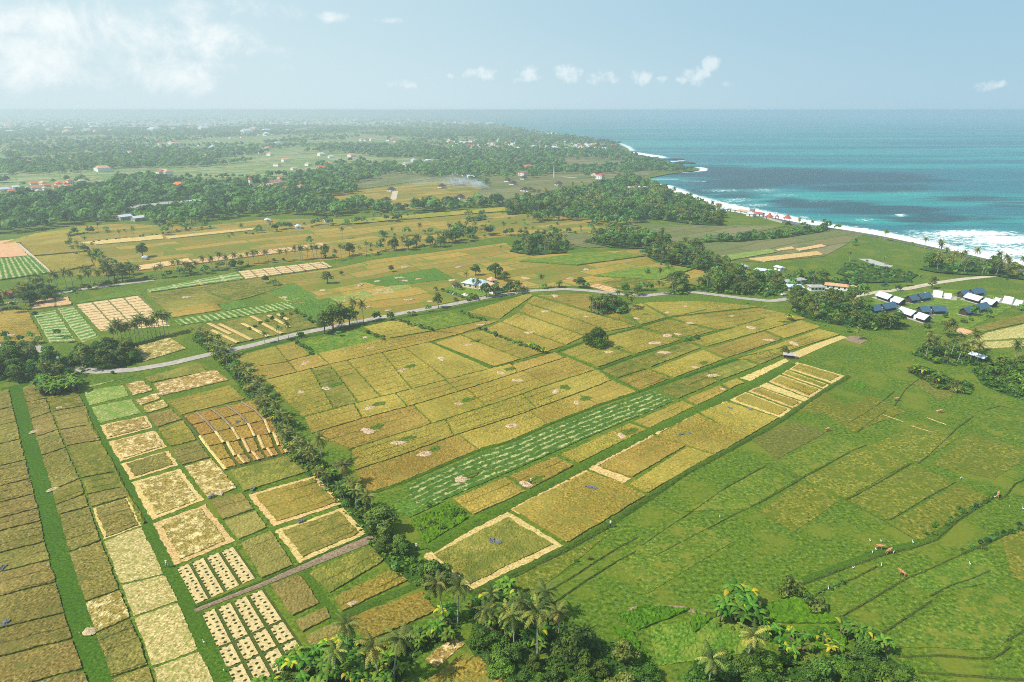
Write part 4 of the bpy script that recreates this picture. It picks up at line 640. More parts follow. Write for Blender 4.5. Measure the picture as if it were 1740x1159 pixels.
# bottom thickets
wood({'banana': 6, 'shrub': 3}, [(420, 1185), (470, 1140), (530, 1112), (590, 1100), (650, 1108), (700, 1080), (760, 1045), (785, 1062), (765, 1088), (715, 1112), (685, 1145), (670, 1215), (420, 1215)], 2.7, .8, 1.15, 'in the thicket left of the earth gully at the bottom', 'in the thicket left of the gully')
wood({'banana': 6, 'shrub': 3}, [(800, 1030), (835, 1008), (880, 1012), (940, 1035), (985, 1070), (955, 1108), (900, 1112), (830, 1078), (795, 1056)], 2.7, .85, 1.2, 'in the thicket below the framed corner field', 'in the thicket below the framed field')
wood({'bigbush': 5, 'tree': 1, 'shrub': 3}, [(785, 1085), (850, 1098), (900, 1125), (960, 1112), (1000, 1085), (1060, 1098), (1095, 1135), (1110, 1200), (880, 1215), (860, 1165), (810, 1120)], 4.2, .5, .85, 'in the dense thicket at the bottom centre', 'in the bottom centre thicket')
wood({'bigbush': 2, 'shrub': 6}, [(1150, 1165), (1250, 1138), (1400, 1125), (1500, 1108), (1555, 1148), (1560, 1215), (1150, 1215)], 3.4, .6, 1.0, 'in the thicket along the bottom right edge', 'in the bottom right thicket')
wood({'shrub': 5}, [(1180, 1130), (1240, 1115), (1300, 1125), (1400, 1118), (1440, 1112), (1480, 1110), (1400, 1128), (1250, 1145)], 3.0, .5, .9, 'in the thicket along the bottom right edge', 'in the bottom right thicket')
for px, py, s, v, w in ((754, 1056, 1.02, 1, 'leftmost of the two pale trunked palms at the framed field corner'), (778, 1062, 1.08, 0, 'tall palm with pale trunk, right of its twin by the framed field'), (826, 1082, .85, 4, 'palm with drooping yellowish fronds beside the earth gully'), (858, 1090, .8, 2, 'thin palm rising just right of the drooping gully palm'), (874, 1110, .9, 1, 'palm with hanging brown fronds above the bottom centre bushes'),
                     (913, 1126, 1.15, 4, 'tallest palm of the bottom thicket, with one long hanging yellow frond'), (917, 1058, .85, 3, 'palm leaning at the pasture edge, casting a shadow on the grass'), (888, 1064, .75, 2, 'short palm behind the hanging frond palms'), (950, 1085, .7, 0, 'small palm at the right end of the bottom centre bananas'), (836, 1040, .6, 2, 'low yellowing palm close to the framed field edge'),
                     (645, 1162, 1.0, 4, 'palm with yellow lower fronds at the bottom edge left of the gully'), (669, 1158, 1.1, 3, 'tall thin palm with pale trunk beside the earth gully'), (592, 1118, .85, 0, 'dark palm at the top of the bottom left thicket'), (570, 1160, .8, 1, 'palm among bananas at the bottom edge'), (1266, 1140, .98, 4, 'lone spreading palm with yellow ribs above the bottom right thicket'), (1202, 1182, .9, 2, 'palm with hanging yellow fronds at the bottom edge right of centre')):
    one('palm', px, py, s, w, v)
for i, (px, py) in enumerate(((1225, 1052), (1243, 1043), (1262, 1047), (1284, 1052), (1252, 1062), (1272, 1036), (1258, 1030))): one('banana', px, py, 1.5, 'big banana plant in the clump beside the bright green patch', i % 4); SITES[-1] = SITES[-1][:5] + ('bananas beside the bright green patch',) + SITES[-1][6:]
for i, (px, py) in enumerate(((1300, 1068), (1321, 1074), (1346, 1086), (1363, 1088), (1392, 1094), (1347, 1100), (1326, 1108), (1372, 1104), (1302, 1086), (1352, 1116), (1415, 1108))): one('banana', px, py, .85, 'small single banana plant scattered in the grass at the bottom right', 2 + i % 2); SITES[-1] = SITES[-1][:5] + ('small scattered bananas',) + SITES[-1][6:]
for i, (px, py) in enumerate(((1450, 1088), (1462, 1094), (1474, 1098), (1486, 1102), (1500, 1110), (1432, 1074))): one('banana', px, py, 1.1, 'banana plant in the cluster at the right end of the bright patch', i % 4); SITES[-1] = SITES[-1][:5] + ('bananas at the right end of the bright patch',) + SITES[-1][6:]
one('shrub', 1342, 1004, 1.7, 'grey green bush at the head of the bright patch, larger of two', 1); one('shrub', 1330, 1010, 1.0, 'pale small bush touching the larger grey green bush', 1); one('shrub', 1385, 1034, 1.5, 'dry brownish bush by the end of the second ditch', 1); one('shrub', 1372, 1024, 1.1, 'small bush between the grey green bush and the dry bush', 3)
wood({'shrub': 1}, [(1110, 1080), (1180, 1050), (1230, 1060), (1300, 1100), (1290, 1125), (1180, 1130), (1120, 1130)], 4.5, .25, .55, 'in the rough grass above the bottom right thicket', 'in the bottom right rough grass', .35); FLOORS.pop()
# the long diagonal row between the column plots and the golden rows
ROWL = [(338, 572), (372, 600), (408, 636), (445, 680), (478, 722), (500, 764), (545, 806), (592, 850), (626, 880)]
belt({'palm': 7, 'shrub': 1}, ROWL, 2.7, 6, .38, .62, 'in the long diagonal row between the fields', 'of the long diagonal row'); belt({'shrub': 5, 'banana': 3}, ROWL, 2.3, 6.5, .6, 1.05, 'under the palms of the long diagonal row', 'under the long diagonal row')
belt({'tree': 4, 'shrub': 4, 'bigbush': 2}, [(632, 888), (655, 925), (690, 960), (725, 985), (745, 1010)], 2.6, 7, .32, .55, 'at the lower end of the long diagonal row', 'at the lower end of the diagonal row')
one('palm', 548, 792, .95, 'tall palm standing out of the right side of the long diagonal row', 2); one('palm', 590, 826, .8, 'palm with a dark shadow near the lower end of the diagonal row', 0); one('tree', 652, 905, .85, 'large dark tree at the lower end of the diagonal row', 3); one('bigbush', 738, 994, .75, 'rounded bush at the left edge of the framed corner field', 1)
for i, (px, py) in enumerate(((728, 862), (735, 892), (752, 898), (770, 878), (718, 900), (784, 872))): one('shrub', px, py, .75, 'small dark bush in the rough grass beside the canal head', i % 3); SITES[-1] = SITES[-1][:5] + ('bushes in the rough grass',) + SITES[-1][6:]
# curve of the road on the left
for i, (px, py) in enumerate(((196, 590), (203, 586), (210, 588), (217, 583), (224, 584), (231, 580), (238, 580), (245, 577), (252, 576), (259, 574), (266, 573), (273, 571), (280, 569), (286, 567))):
    one('palm', px, py, rnd.uniform(.95, 1.15), f"{['first', 'second', 'third', 'fourth', 'fifth', 'sixth', 'seventh', 'eighth', 'ninth', 'tenth', 'eleventh', 'twelfth', 'thirteenth', 'last'][i]} palm from the left in the slender row above the road bend", i % 4); SITES[-1] = SITES[-1][:5] + ('slender palm row above the road bend',) + SITES[-1][6:]
wood({'palm': 4, 'tree': 3, 'bigbush': 3}, [(-60, 640), (-60, 606), (40, 606), (90, 612), (150, 622), (150, 640), (110, 652), (40, 652)], 6.0, .7, 1.05, 'in the dark grove inside the road bend at the left edge', 'in the grove inside the road bend')
wood({'bigbush': 6, 'tree': 3}, [(110, 610), (150, 588), (200, 592), (225, 600), (232, 620), (180, 628), (130, 624)], 6.0, .75, 1.0, 'in the feathery clump above the road bend', 'in the clump above the road bend'); wood({'banana': 8}, [(62, 660), (90, 648), (128, 654), (134, 668), (100, 674), (72, 672)], 3.2, 1.1, 1.5, 'in the banana clump below the road bend grove', 'below the road bend grove')
for px, py, w in ((10, 577, 'first from the left of small bushes in the golden field'), (14, 583, 'second small bush in the golden field at the left edge'), (53, 577, 'narrow young tree beside the road at the left edge'), (36, 583, 'small roadside tree left of the narrow young tree'), (65, 584, 'roadside bush just before the road bend'), (98, 572, 'small tree among the pale beds'), (115, 582, 'bush at the foot of the pale beds'), (60, 540, 'bushy small tree at the corner of the pale beds')): one('tree', px, py, .42, w)
# palm belt on the upper left
belt({'palm': 9, 'tree': 2}, [(-40, 536), (0, 526), (50, 510), (100, 494), (150, 484), (205, 478), (225, 474)], 2.3, 24, .85, 1.15, 'in the thick palm belt at the upper left', 'in the upper left palm belt'); belt({'shrub': 5, 'tree': 1}, [(-40, 538), (0, 528), (60, 514), (100, 498), (215, 480)], 4.5, 16, .8, 1.4, 'under the upper left palm belt', 'under the upper left palm belt')
belt({'palm': 6, 'tree': 3, 'shrub': 3}, [(130, 414), (142, 430), (160, 448), (190, 462), (215, 474)], 5.0, 14, .6, 1.0, 'in the line dropping to the upper left palm belt', 'dropping to the palm belt'); belt({'palm': 7, 'shrub': 3}, [(228, 476), (300, 467), (380, 456), (460, 446), (556, 438)], 3.4, 10, .75, 1.1, 'in the sparse line along the straw plots', 'in the sparse line along the straw plots')
belt({'palm': 6, 'tree': 6, 'shrub': 3}, [(556, 440), (600, 436), (640, 428), (700, 422), (760, 414), (790, 408), (850, 398)], 3.8, 18, .75, 1.1, 'in the belt that crosses the middle fields', 'in the belt across the middle fields'); belt({'palm': 4, 'shrub': 4}, [(150, 414), (200, 406), (260, 400), (275, 398), (330, 390), (350, 386)], 4.5, 10, .6, .9, 'in the hedge above the pale straw strip', 'in the hedge above the straw strip')
belt({'palm': 5, 'tree': 2}, [(268, 398), (300, 392), (345, 388)], 5, 18, .7, 1.0, 'in the clump above the pale straw strip', 'above the straw strip'); belt({'tree': 5, 'shrub': 4, 'palm': 2}, [(385, 402), (450, 394), (500, 388), (560, 380)], 4.2, 22, .6, .95, 'in the thicket with small sheds', 'in the thicket with sheds')
for px, py, s, w in ((243, 437, 1.1, 'round dark tree above the straw plots at the left'), (526, 415, .8, 'dark lone tree above the striped straw field'), (582, 406, 1.0, 'palm topped tree in the upper middle field'), (672, 377, .9, 'lone round bush tree on the yellow strip'), (648, 402, .6, 'small tree in the upper middle plots'), (557, 482, .85, 'lone tree in the brown plots left of centre'), (665, 462, .5, 'small bush tree by the middle green plot'), (452, 482, .6, 'left tree of the pair by the green plot'), (468, 486, .6, 'right tree of the pair by the green plot'), (580, 468, .35, 'tiny dark tree in the middle plots')): one('tree' if 'palm' not in w else 'palm', px, py, s, w)
wood({'palm': 6, 'tree': 2}, [(752, 396), (800, 390), (812, 386), (808, 396), (760, 402)], 7, .7, 1.0, 'in the loose palm clump right of the middle belt', 'in the loose clump'); wood({'palm': 6, 'tree': 2}, [(790, 372), (825, 366), (826, 374), (794, 378)], 8, .7, .9, 'in the small palm clump on the yellow strip', 'in the small clump')
for q in ([(560, 384), (640, 376), (700, 372)], [(655, 404), (700, 400), (760, 396)], [(860, 402), (930, 398), (1000, 394)], [(870, 382), (930, 376), (1000, 368)], [(1000, 384), (1040, 378), (1080, 384)], [(600, 356), (680, 354), (760, 356)], [(280, 472), (420, 454)], [(120, 400), (180, 394)], [(720, 352), (800, 352), (860, 350)]):
    belt({'tree': 4, 'palm': 4, 'shrub': 4}, q, 4.6, 12, .5, 1.0, 'in the broken hedges of the upper middle plots', 'in the broken hedges')
# middle of the picture
wood({'palm': 5, 'tree': 3, 'bigbush': 2}, [(998, 531), (1004, 522), (1040, 516), (1072, 520), (1079, 528), (1060, 534), (1020, 536)], 4.2, .62, .82, 'in the oval clump standing in the golden fields', 'in the oval clump'); one('bigbush', 1013, 588, 1.02, 'round lone tree with a dark shadow in the golden fields', 0); one('tree', 1171, 580, .38, 'left of two small dark trees on the field dyke'); one('tree', 1184, 577, .32, 'right of two small dark trees on the field dyke'); one('tree', 1333, 606, .5, 'lone tree beside the straw track at the canal end')
belt({'banana': 6, 'shrub': 3}, [(888, 588), (905, 594), (922, 601)], 2.5, 2, .7, 1.0, 'in the yellowish hedge on the field dyke', 'on the field dyke'); belt({'shrub': 6}, [(500, 583), (520, 594), (534, 604)], 2.4, 1.5, .5, .8, 'along the left side of the left green fallow plot', 'along the left fallow plot'); belt({'shrub': 6}, [(627, 567), (640, 572), (651, 578)], 2.4, 1.5, .6, .9, 'along the right side of the left green fallow plot', 'along the left fallow plot')
belt({'shrub': 6}, [(782, 533), (800, 538), (822, 545)], 2.4, 1.5, .7, 1.0, 'along the right side of the second fallow plot', 'along the second fallow plot'); belt({'shrub': 6}, [(680, 548), (706, 555), (732, 563)], 2.4, 1.5, .6, .9, 'along the lower side of the second fallow plot', 'along the second fallow plot'); belt({'shrub': 5}, [(818, 560), (850, 574), (880, 588)], 3.2, 1.5, .5, .8, 'on the dyke above the yellowish hedge', 'on the dyke above')
for i, (px, py, k, s, w) in enumerate(((552, 567, 'tree', 1.1, 'leftmost big tree of the roadside group left of centre'), (566, 560, 'tree', 1.2, 'tallest tree of the roadside group left of centre'), (580, 556, 'palm', 1.15, 'palm inside the roadside group left of centre'), (594, 553, 'tree', 1.1, 'bushy tree inside the roadside group left of centre'), (607, 549, 'palm', 1.2, 'right hand palm of the roadside group left of centre'), (618, 548, 'palm', 1.1, 'outermost right palm of the roadside group'), (640, 544, 'tree', .55, 'small tree right of the roadside group'), (664, 545, 'tree', .55, 'tree on the lower verge of the road'), (745, 524, 'tree', .85, 'lone roadside tree between the group and the villa'), (728, 530, 'tree', .45, 'small roadside tree left of the lone tree'), (700, 536, 'shrub', 1.3, 'roadside bush above the second fallow plot'), (577, 572, 'tree', .4, 'small tree on the lower roadside under the group'), (450, 584, 'palm', .62, 'first of the small palms along the road'), (473, 579, 'palm', .72, 'second of the small palms along the road'), (490, 575, 'palm', .8, 'third of the small palms along the road'), (508, 571, 'shrub', 1.2, 'small bush after the roadside palms'))): one(k, px, py, s, w, i % 3)
for px, py, k, s, w in ((842, 474, 'tree', 1.15, 'tall dark tree behind the villa'), (858, 478, 'tree', .7, 'small tree right behind the villa'), (808, 468, 'tree', .75, 'round tree beyond the pale blue roof'), (826, 505, 'tree', .85, 'left of the dark trees between villa and road'), (842, 503, 'tree', .8, 'middle dark tree between villa and road'), (860, 501, 'bigbush', .6, 'bright green tree right of the villa'), (878, 498, 'tree', .9, 'dark tree right of the bright green one'), (868, 496, 'tree', .7, 'tree squeezed between the bright and the dark one'), (890, 494, 'shrub', 1.6, 'bush at the right end of the villa trees'), (803, 509, 'shrub', 2.0, 'bush at the villa gate by the road'), (776, 493, 'palm', .5, 'small garden palm left of the villa'), (792, 482, 'palm', .7, 'palm at the left end of the pale blue roof'), (805, 492, 'palm', .6, 'left palm in front of the pale blue roof'), (812, 491, 'palm', .6, 'right palm in front of the pale blue roof'), (774, 511, 'shrub', 1.0, 'roadside shrub left of the villa gate'), (916, 490, 'palm', .75, 'palm beside the road right of the villa'), (924, 491, 'tree', .5, 'small tree beside the roadside palm'), (952, 488, 'banana', 1.6, 'pale banana plant on the far roadside'), (985, 489, 'tree', .7, 'tree on the far roadside beyond the oval clump'), (996, 490, 'tree', .5, 'second tree on the far roadside beyond the oval clump'), (1062, 499, 'tree', .7, 'tree on the road right of the oval clump'), (1084, 502, 'tree', .65, 'yellowish tree at the road right of the clump'), (1120, 500, 'palm', .9, 'palm at the road before the dark group'), (1118, 478, 'palm', .8, 'palm in the plots above the road'), (1100, 466, 'tree', .45, 'small lone tree in the upper plots'), (1132, 458, 'tree', .45, 'second small lone tree in the upper plots'), (1090, 494, 'tree', .6, 'small tree above the road right of the clump'), (1104, 494, 'tree', .6, 'twin small tree above the road')): one(k, px, py, s, w)
belt({'shrub': 6}, [(742, 494), (768, 500), (790, 508), (800, 512)], 3.5, 2, .8, 1.2, 'in the hedge left of the villa', 'in the villa hedge'); belt({'shrub': 6}, [(420, 560), (505, 530), (530, 544), (540, 555)], 4, 3, .6, 1.0, 'around the striped straw field', 'around the striped field')
wood({'tree': 6, 'palm': 2}, [(1136, 500), (1140, 488), (1165, 484), (1176, 492), (1168, 502)], 6.5, .8, 1.1, 'in the dark group above the road right of centre', 'in the dark roadside group'); wood({'tree': 6, 'palm': 1, 'bigbush': 2}, [(1176, 490), (1200, 478), (1240, 472), (1280, 476), (1296, 494), (1260, 502), (1215, 498)], 8, .7, 1.05, 'in the wooded bend of the road right of centre', 'in the wooded road bend')
wood({'tree': 6, 'palm': 3, 'bigbush': 2}, [(866, 428), (885, 410), (930, 406), (966, 418), (962, 430), (905, 435)], 8, .75, 1.05, 'in the dark copse above the middle fields', 'in the dark copse'); wood({'tree': 6, 'palm': 2}, [(990, 412), (1030, 396), (1076, 398), (1130, 408), (1150, 420), (1110, 424), (1040, 422)], 8, .75, 1.1, 'in the wood below the coastal forest', 'in the wood below the forest')
wood({'tree': 6, 'palm': 2, 'bigbush': 2}, [(1098, 436), (1120, 424), (1180, 426), (1196, 440), (1250, 462), (1300, 482), (1262, 484), (1200, 462), (1120, 446)], 7.2, .75, 1.1, 'in the tree band running down to the white buildings', 'in the band to the white buildings'); wood({'tree': 7}, [(1190, 412), (1260, 404), (1340, 398), (1362, 394), (1410, 388), (1400, 394), (1340, 404), (1250, 412)], 8, .6, .95, 'in the tree line above the brown plots', 'above the brown plots')
wood({'tree': 7, 'palm': 2, 'bigbush': 2}, [(1262, 478), (1300, 468), (1340, 470), (1400, 476), (1460, 484), (1480, 496), (1440, 502), (1450, 496), (1370, 482), (1330, 496), (1300, 506), (1270, 492)], 8.5, .5, .85, 'around the white flat roofed buildings', 'around the white buildings')
wood({'tree': 6, 'bigbush': 4, 'palm': 2, 'shrub': 2}, [(1345, 530), (1350, 512), (1420, 503), (1462, 508), (1478, 526), (1480, 538), (1530, 548), (1545, 560), (1480, 562), (1425, 553), (1380, 545)], 6.6, .6, .95, 'in the dense wood left of the resort houses', 'in the wood left of the resort'); wood({'palm': 5, 'banana': 5, 'shrub': 2}, [(1548, 602), (1570, 585), (1630, 590), (1680, 605), (1690, 622), (1640, 622), (1590, 618)], 4.6, .65, .95, 'in the yellowing palm grove below the resort', 'in the yellowing palm grove')
wood({'shrub': 8, 'banana': 2}, [(1545, 632), (1560, 622), (1610, 640), (1655, 660), (1648, 672), (1590, 662)], 3.6, .9, 1.4, 'in the hedge strip below the yellowing palms', 'in the hedge strip below the palms'); wood({'shrub': 8, 'bigbush': 1, 'banana': 3}, [(1650, 630), (1700, 614), (1770, 616), (1770, 690), (1700, 668), (1670, 655)], 4.6, .9, 1.4, 'in the overgrown ground at the right edge', 'at the overgrown right edge'); one('palm', 1650, 596, 1.05, 'tall lone palm beside the pale plot at the right'); one('palm', 1722, 622, 1.05, 'tall palm near the right edge above the overgrown ground', 2); one('palm', 1458, 578, .55, 'bright yellow low palm at the edge of the resort wood', 4); one('tree', 1612, 572, .9, 'dark tree beside the reddish plot'); one('banana', 1340, 545, 1.2, 'yellowing banana plant at the field edge of the resort wood', 2)
for px, py, k, s, w in ((1655, 536, 'bigbush', .62, 'rounded tree in front of the split navy roof'), (1677, 539, 'tree', .5, 'small tree right of the rounded resort tree'), (1583, 490, 'tree', .8, 'tree on the dirt road above the resort'), (1636, 548, 'shrub', 1.1, 'shrub on the resort lawn, left one'), (1650, 545, 'shrub', 1.0, 'shrub on the resort lawn, middle one'), (1606, 540, 'shrub', .9, 'brown bush on the resort lawn'), (1576, 556, 'shrub', 1.4, 'bush below the lowest white roof'), (1526, 494, 'tree', .5, 'thin tree by the dirt road'), (1503, 493, 'tree', .5, 'left thin tree by the dirt road'), (1541, 486, 'tree', .55, 'small tree beyond the dirt road'), (1735, 528, 'tree', .5, 'small tree at the right frame edge'), (1450, 417, 'tree', .7, 'lone tree on the coastal meadow'), (1350, 500, 'tree', .7, 'small dark tree before the white buildings')): one(k, px, py, s, w)
belt({'shrub': 5}, [(1572, 908), (1600, 894), (1640, 868), (1690, 842)], 2.2, 2.2, .25, .6, 'on the bank of the green ditch in the pasture', 'on the green ditch'); belt({'shrub': 5}, [(1640, 940), (1670, 925), (1700, 911), (1745, 893)], 1.8, 1.6, .25, .55, 'on the ditch bank at the right edge of the pasture', 'on the right ditch bank'); belt({'shrub': 5}, [(985, 958), (1000, 950)], 1.2, 2, .3, .6, 'on the dark mound by the pasture strips', 'on the dark mound'); belt({'shrub': 4}, [(1395, 1008), (1425, 993), (1432, 990)], 1.8, 1, .2, .45, 'on the short ditch below the green ditch', 'on the short ditch')
# coast on the right
wood({'palm': 6, 'tree': 4}, [(1560, 458), (1600, 448), (1640, 452), (1690, 460), (1750, 470), (1750, 478), (1690, 470), (1640, 468), (1590, 464)], 8, .8, 1.1, 'in the seaside clump at the right', 'in the seaside clump'); belt({'palm': 6}, [(1600, 440), (1640, 448), (1690, 456), (1760, 468)], 8, 10, .9, 1.25, 'leaning over the beach at the right', 'leaning over the beach'); belt({'palm': 4, 'shrub': 3}, [(1505, 408), (1540, 415), (1585, 428), (1602, 432)], 14, 6, .8, 1.1, 'standing on the grassy beach edge', 'on the beach edge'); belt({'palm': 3, 'tree': 4}, [(1340, 386), (1380, 388), (1420, 392)], 6, 14, .7, 1.0, 'beside the red beach pavilions', 'beside the pavilions')
wood({'shrub': 1}, [(1420, 465), (1440, 448), (1500, 455), (1560, 468), (1540, 480), (1470, 482)], 7, .8, 1.5, 'on the scrubby coastal meadow', 'on the coastal meadow'); belt({'palm': 5, 'shrub': 2}, [(1448, 446), (1480, 444), (1500, 450)], 9, 6, .5, .8, 'around the grey pond', 'around the pond')
ROOMY = {'tree': 'tree', 'palm': 'tree', 'bigbush': 'tree'}
# forests farther off, still placed tree by tree where they show
wood({'tree': 6, 'palm': 2, 'bigbush': 2}, [(862, 346), (905, 340), (950, 330), (1000, 322), (1040, 310), (1075, 302), (1104, 316), (1130, 327), (1160, 340), (1200, 352), (1228, 368), (1222, 384), (1180, 382), (1120, 374), (1060, 370), (1000, 366), (960, 360), (915, 362), (862, 366)], 9.5, .95, 1.35, 'in the dark coastal forest', 'of the dark coastal forest')
FAR_WOODS = [([(-60, 404), (60, 392), (110, 384), (200, 378), (320, 384), (400, 372), (470, 364), (560, 368), (640, 362), (740, 362), (860, 352), (860, 344), (760, 352), (700, 358), (620, 352), (600, 344), (560, 352), (500, 336), (600, 332), (608, 322), (570, 308), (520, 304), (470, 314), (420, 314), (330, 316), (260, 304), (200, 304), (160, 322), (90, 336), (-60, 336)], 10.5, .75, 1.75, .1),
    ([(860, 366), (960, 360), (1060, 366), (1120, 374), (1060, 384), (1000, 380), (900, 374)], 11, .8, 1.2, .35), ([(-60, 306), (110, 290), (210, 287), (330, 285), (430, 276), (440, 266), (330, 262), (250, 257), (-60, 280)], 13, .9, 1.4, .3), ([(1060, 300), (1090, 290), (1150, 292), (1182, 289), (1150, 284), (1120, 274), (1090, 268), (1064, 272)], 8, .55, 1.0, .1),
    ([(-60, 238), (180, 231), (300, 236), (440, 233), (440, 216), (-60, 222)], 22, 1.1, 1.8, .34), ([(430, 230), (600, 228), (760, 238), (880, 240), (960, 246), (1040, 250), (1062, 246), (985, 236), (900, 232), (870, 226), (700, 218), (430, 214)], 22, 1.0, 1.6, .28), ([(430, 250), (560, 246), (720, 250), (780, 258), (700, 264), (500, 258)], 18, .9, 1.4, .34),
    ([(590, 262), (800, 258), (880, 262), (960, 258), (1060, 262), (1088, 268), (1000, 266), (880, 268), (760, 272), (640, 268)], 13, .9, 1.3, .3), ([(570, 292), (690, 284), (860, 280), (960, 284), (1060, 282), (1100, 290), (1020, 296), (880, 296), (780, 306), (700, 298)], 12, .8, 1.2, .3), ([(0, 262), (120, 250), (300, 248), (430, 256), (430, 262), (250, 258), (0, 272)], 20, .9, 1.4, .52),
    ([(840, 254), (900, 258), (1000, 256), (1070, 262), (1040, 266), (880, 264)], 12, .8, 1.2, .0), ([(330, 316), (430, 312), (520, 302), (560, 306), (480, 322), (360, 326)], 12, .7, 1.0, .4), ([(230, 300), (330, 296), (430, 298), (430, 304), (250, 304)], 12, .6, .9, .5)]
FAR_TREES = []
for poly, gap, s0, s1, thin in FAR_WOODS:
    P = GP(poly); x0, y0 = P.min(0); x1, y1 = P.max(0); g = np.stack(np.meshgrid(np.arange(x0, x1, gap), np.arange(y0, y1, gap)), -1).reshape(-1, 2); g = g + rng.uniform(-.5, .5, g.shape) * gap; g = g[inpoly(P, g)]
    if thin: g = g[vnoise(g[:, 0] / (gap * 7), g[:, 1] / (gap * 7), 9) > thin]
    g = g[open_ground(g)]; FAR_TREES.append(np.column_stack([g, s0 + (s1 - s0) * rng.random(len(g)) ** 1.6])); FLOORS.append(P) if thin < .1 else None
# scattered trees and hedges over the far plain, thinning and growing coarser with distance
n = 15000; yy = 192.6 + (318 - 192.6) * rng.random(n) ** 1.5; xx = rng.uniform(-120, 1180, n); g = GP(np.column_stack([xx, yy])); ok = inpoly(land, g); g = g[ok]; d = np.hypot(*g.T)
dn = vnoise(g[:, 0] / 260 + 7, g[:, 1] / 420, 21) * .6 + vnoise(g[:, 0] / 70, g[:, 1] / 120, 22) * .4; k = (dn > np.interp(d, [700, 1500, 3500, 9000], [.64, .6, .52, .45])) & (pdist(g, CO[15:]) > 25); k &= open_ground(g); g, d = g[k], d[k]
FAR_TREES.append(np.column_stack([g, rng.uniform(.8, 1.3, len(g)) * np.interp(d, [700, 2500, 12000], [.8, 1.3, 2.6])]))

LIMIT = 290
byk = {}
for s in SITES: byk.setdefault(NAMES[s[0]][0], []).append(s)
rest = []
for nm, lst in byk.items():
    lst.sort(key=lambda s: -s[3] / math.hypot(s[1], s[2])); rest += lst[LIMIT:]
    for kind, x, y, s, lab, grp, var in lst[:LIMIT]:
        name, cat, cn, tn = NAMES[kind]; cr, tr = KIND[kind][(var if var is not None else rnd.randrange(9)) % len(KIND[kind])]; d = math.hypot(x, y)
        o = bpy.data.objects.new(name, None); COL.objects.link(o); o.empty_display_size = .5; o.location = (x, y, 0); o.rotation_euler = (0, 0, rnd.uniform(0, 6.28)); w = s * rnd.uniform(.9, 1.12) if kind != 'palm' else (s * .55 + .45); o.scale = (w, w, s * rnd.uniform(.9, 1.08)); tag(o, lab, cat, grp)
        link(cn, cr, o); [link(tn, q_, o) for q_ in (tr if isinstance(tr, list) else [tr])]
print('plants', {k: len(v) for k, v in byk.items()}, 'rest', len(rest), 'far', sum(len(f) for f in FAR_TREES))

# palms beyond the nearest few hundred: one mass of the same palms
TP = []
for cr, tr in KIND['palm']:
    v_ = np.zeros(len(cr.vertices) * 3, np.float32); cr.vertices.foreach_get('co', v_); tn_ = np.zeros(len(cr.vertices), np.float32); cr.attributes['tone'].data.foreach_get('value', tn_); a_ = np.zeros(8 * 8 * 3, np.float32); tr.vertices.foreach_get('co', a_); TP.append((v_.reshape(-1, 3), tn_, a_.reshape(-1, 3)))
Vs, Ts, Qs, Ms, nb = [], [], [], [], 0; k8 = np.arange(8); TQ = np.concatenate([np.stack([i * 8 + k8, i * 8 + (k8 + 1) % 8, (i + 1) * 8 + (k8 + 1) % 8, (i + 1) * 8 + k8], 1) for i in range(7)])
for s in [s for s in rest if s[0] == 'palm']:
    v_, tn_, a_ = TP[rnd.randrange(5)]; an = rnd.uniform(0, 6.28); c_, s_ = math.cos(an), math.sin(an); w = s[3] * .55 + .45
    for P_, tt, mi in ((v_, tn_, 0), (a_, np.zeros(64), 1)):
        Vs.append(np.column_stack([s[1] + w * (P_[:, 0] * c_ - P_[:, 1] * s_), s[2] + w * (P_[:, 0] * s_ + P_[:, 1] * c_), P_[:, 2] * s[3]])); Ts.append(tt); q = np.arange(len(P_)).reshape(-1, 4) if mi == 0 else TQ; Qs.append(q + nb); Ms.append(np.full(len(q), mi)); nb += len(P_)
if Vs: tag(link('palm_grove', mesh_np('palm_grove', np.concatenate(Vs), np.concatenate(Qs), [M['palm'], M['palmbark']], fm=np.concatenate(Ms), tone=np.concatenate(Ts))), 'coconut palms of the farther belts and groves', 'palm grove', kind='stuff')
rest = [s for s in rest if s[0] != 'palm']
# the rest of the woods, far off, as one mass
far_xy = np.concatenate(FAR_TREES + [np.array([[s[1], s[2], s[3] * {'shrub': .3, 'banana': .35, 'bigbush': 1.1}.get(s[0], 1)] for s in rest]).reshape(-1, 3)]); d = np.hypot(far_xy[:, 0], far_xy[:, 1])
cnt = np.clip((60 * (900 / d) ** .9).astype(int), 14, 64); idx = np.repeat(np.arange(len(far_xy)), cnt); m_ = len(idx); dr = rng.normal(size=(m_, 3)); dr /= np.linalg.norm(dr, axis=1)[:, None]; dr[:, 2] = np.abs(dr[:, 2]) * 1.0 - .15
sc = far_xy[idx, 2]; asp = rng.uniform(.75, 1.25, len(far_xy))[idx]; rd = (4.6 * sc * rng.uniform(.55, 1.05, m_))[:, None]; lump = 1 + .35 * (vnoise(dr[:, 0] * 2.3 + idx * 3.1, dr[:, 1] * 2.3 + dr[:, 2] * 2 + idx * 1.7, 4) - .5)[:, None]
P = np.column_stack([far_xy[idx, :2], 5.0 * sc * asp]) + dr * rd * lump * np.array([1, 1, 1.05]); P[:, 2] = np.maximum(P[:, 2], .4); N = dr + rng.normal(size=(m_, 3)) * .4 + np.array([0, 0, .3]); N /= np.linalg.norm(N, axis=1)[:, None]
V, Q = cards(P, N, np.clip(11.5 * sc / np.sqrt(cnt[idx]) * 1.55, .9, 12) * rng.uniform(.7, 1.2, m_), 1.25); T = np.repeat(np.clip(rng.random(len(far_xy))[idx] ** 1.4 * .8 + rng.uniform(0, .35, m_), 0, 1), 4)
tag(link('woodland', mesh_np('woodland', V, Q, M['wood'], tone=T)), 'dark green woods and hedges spreading over the far plain', 'woodland', kind='stuff'); print('woodland faces', len(Q))
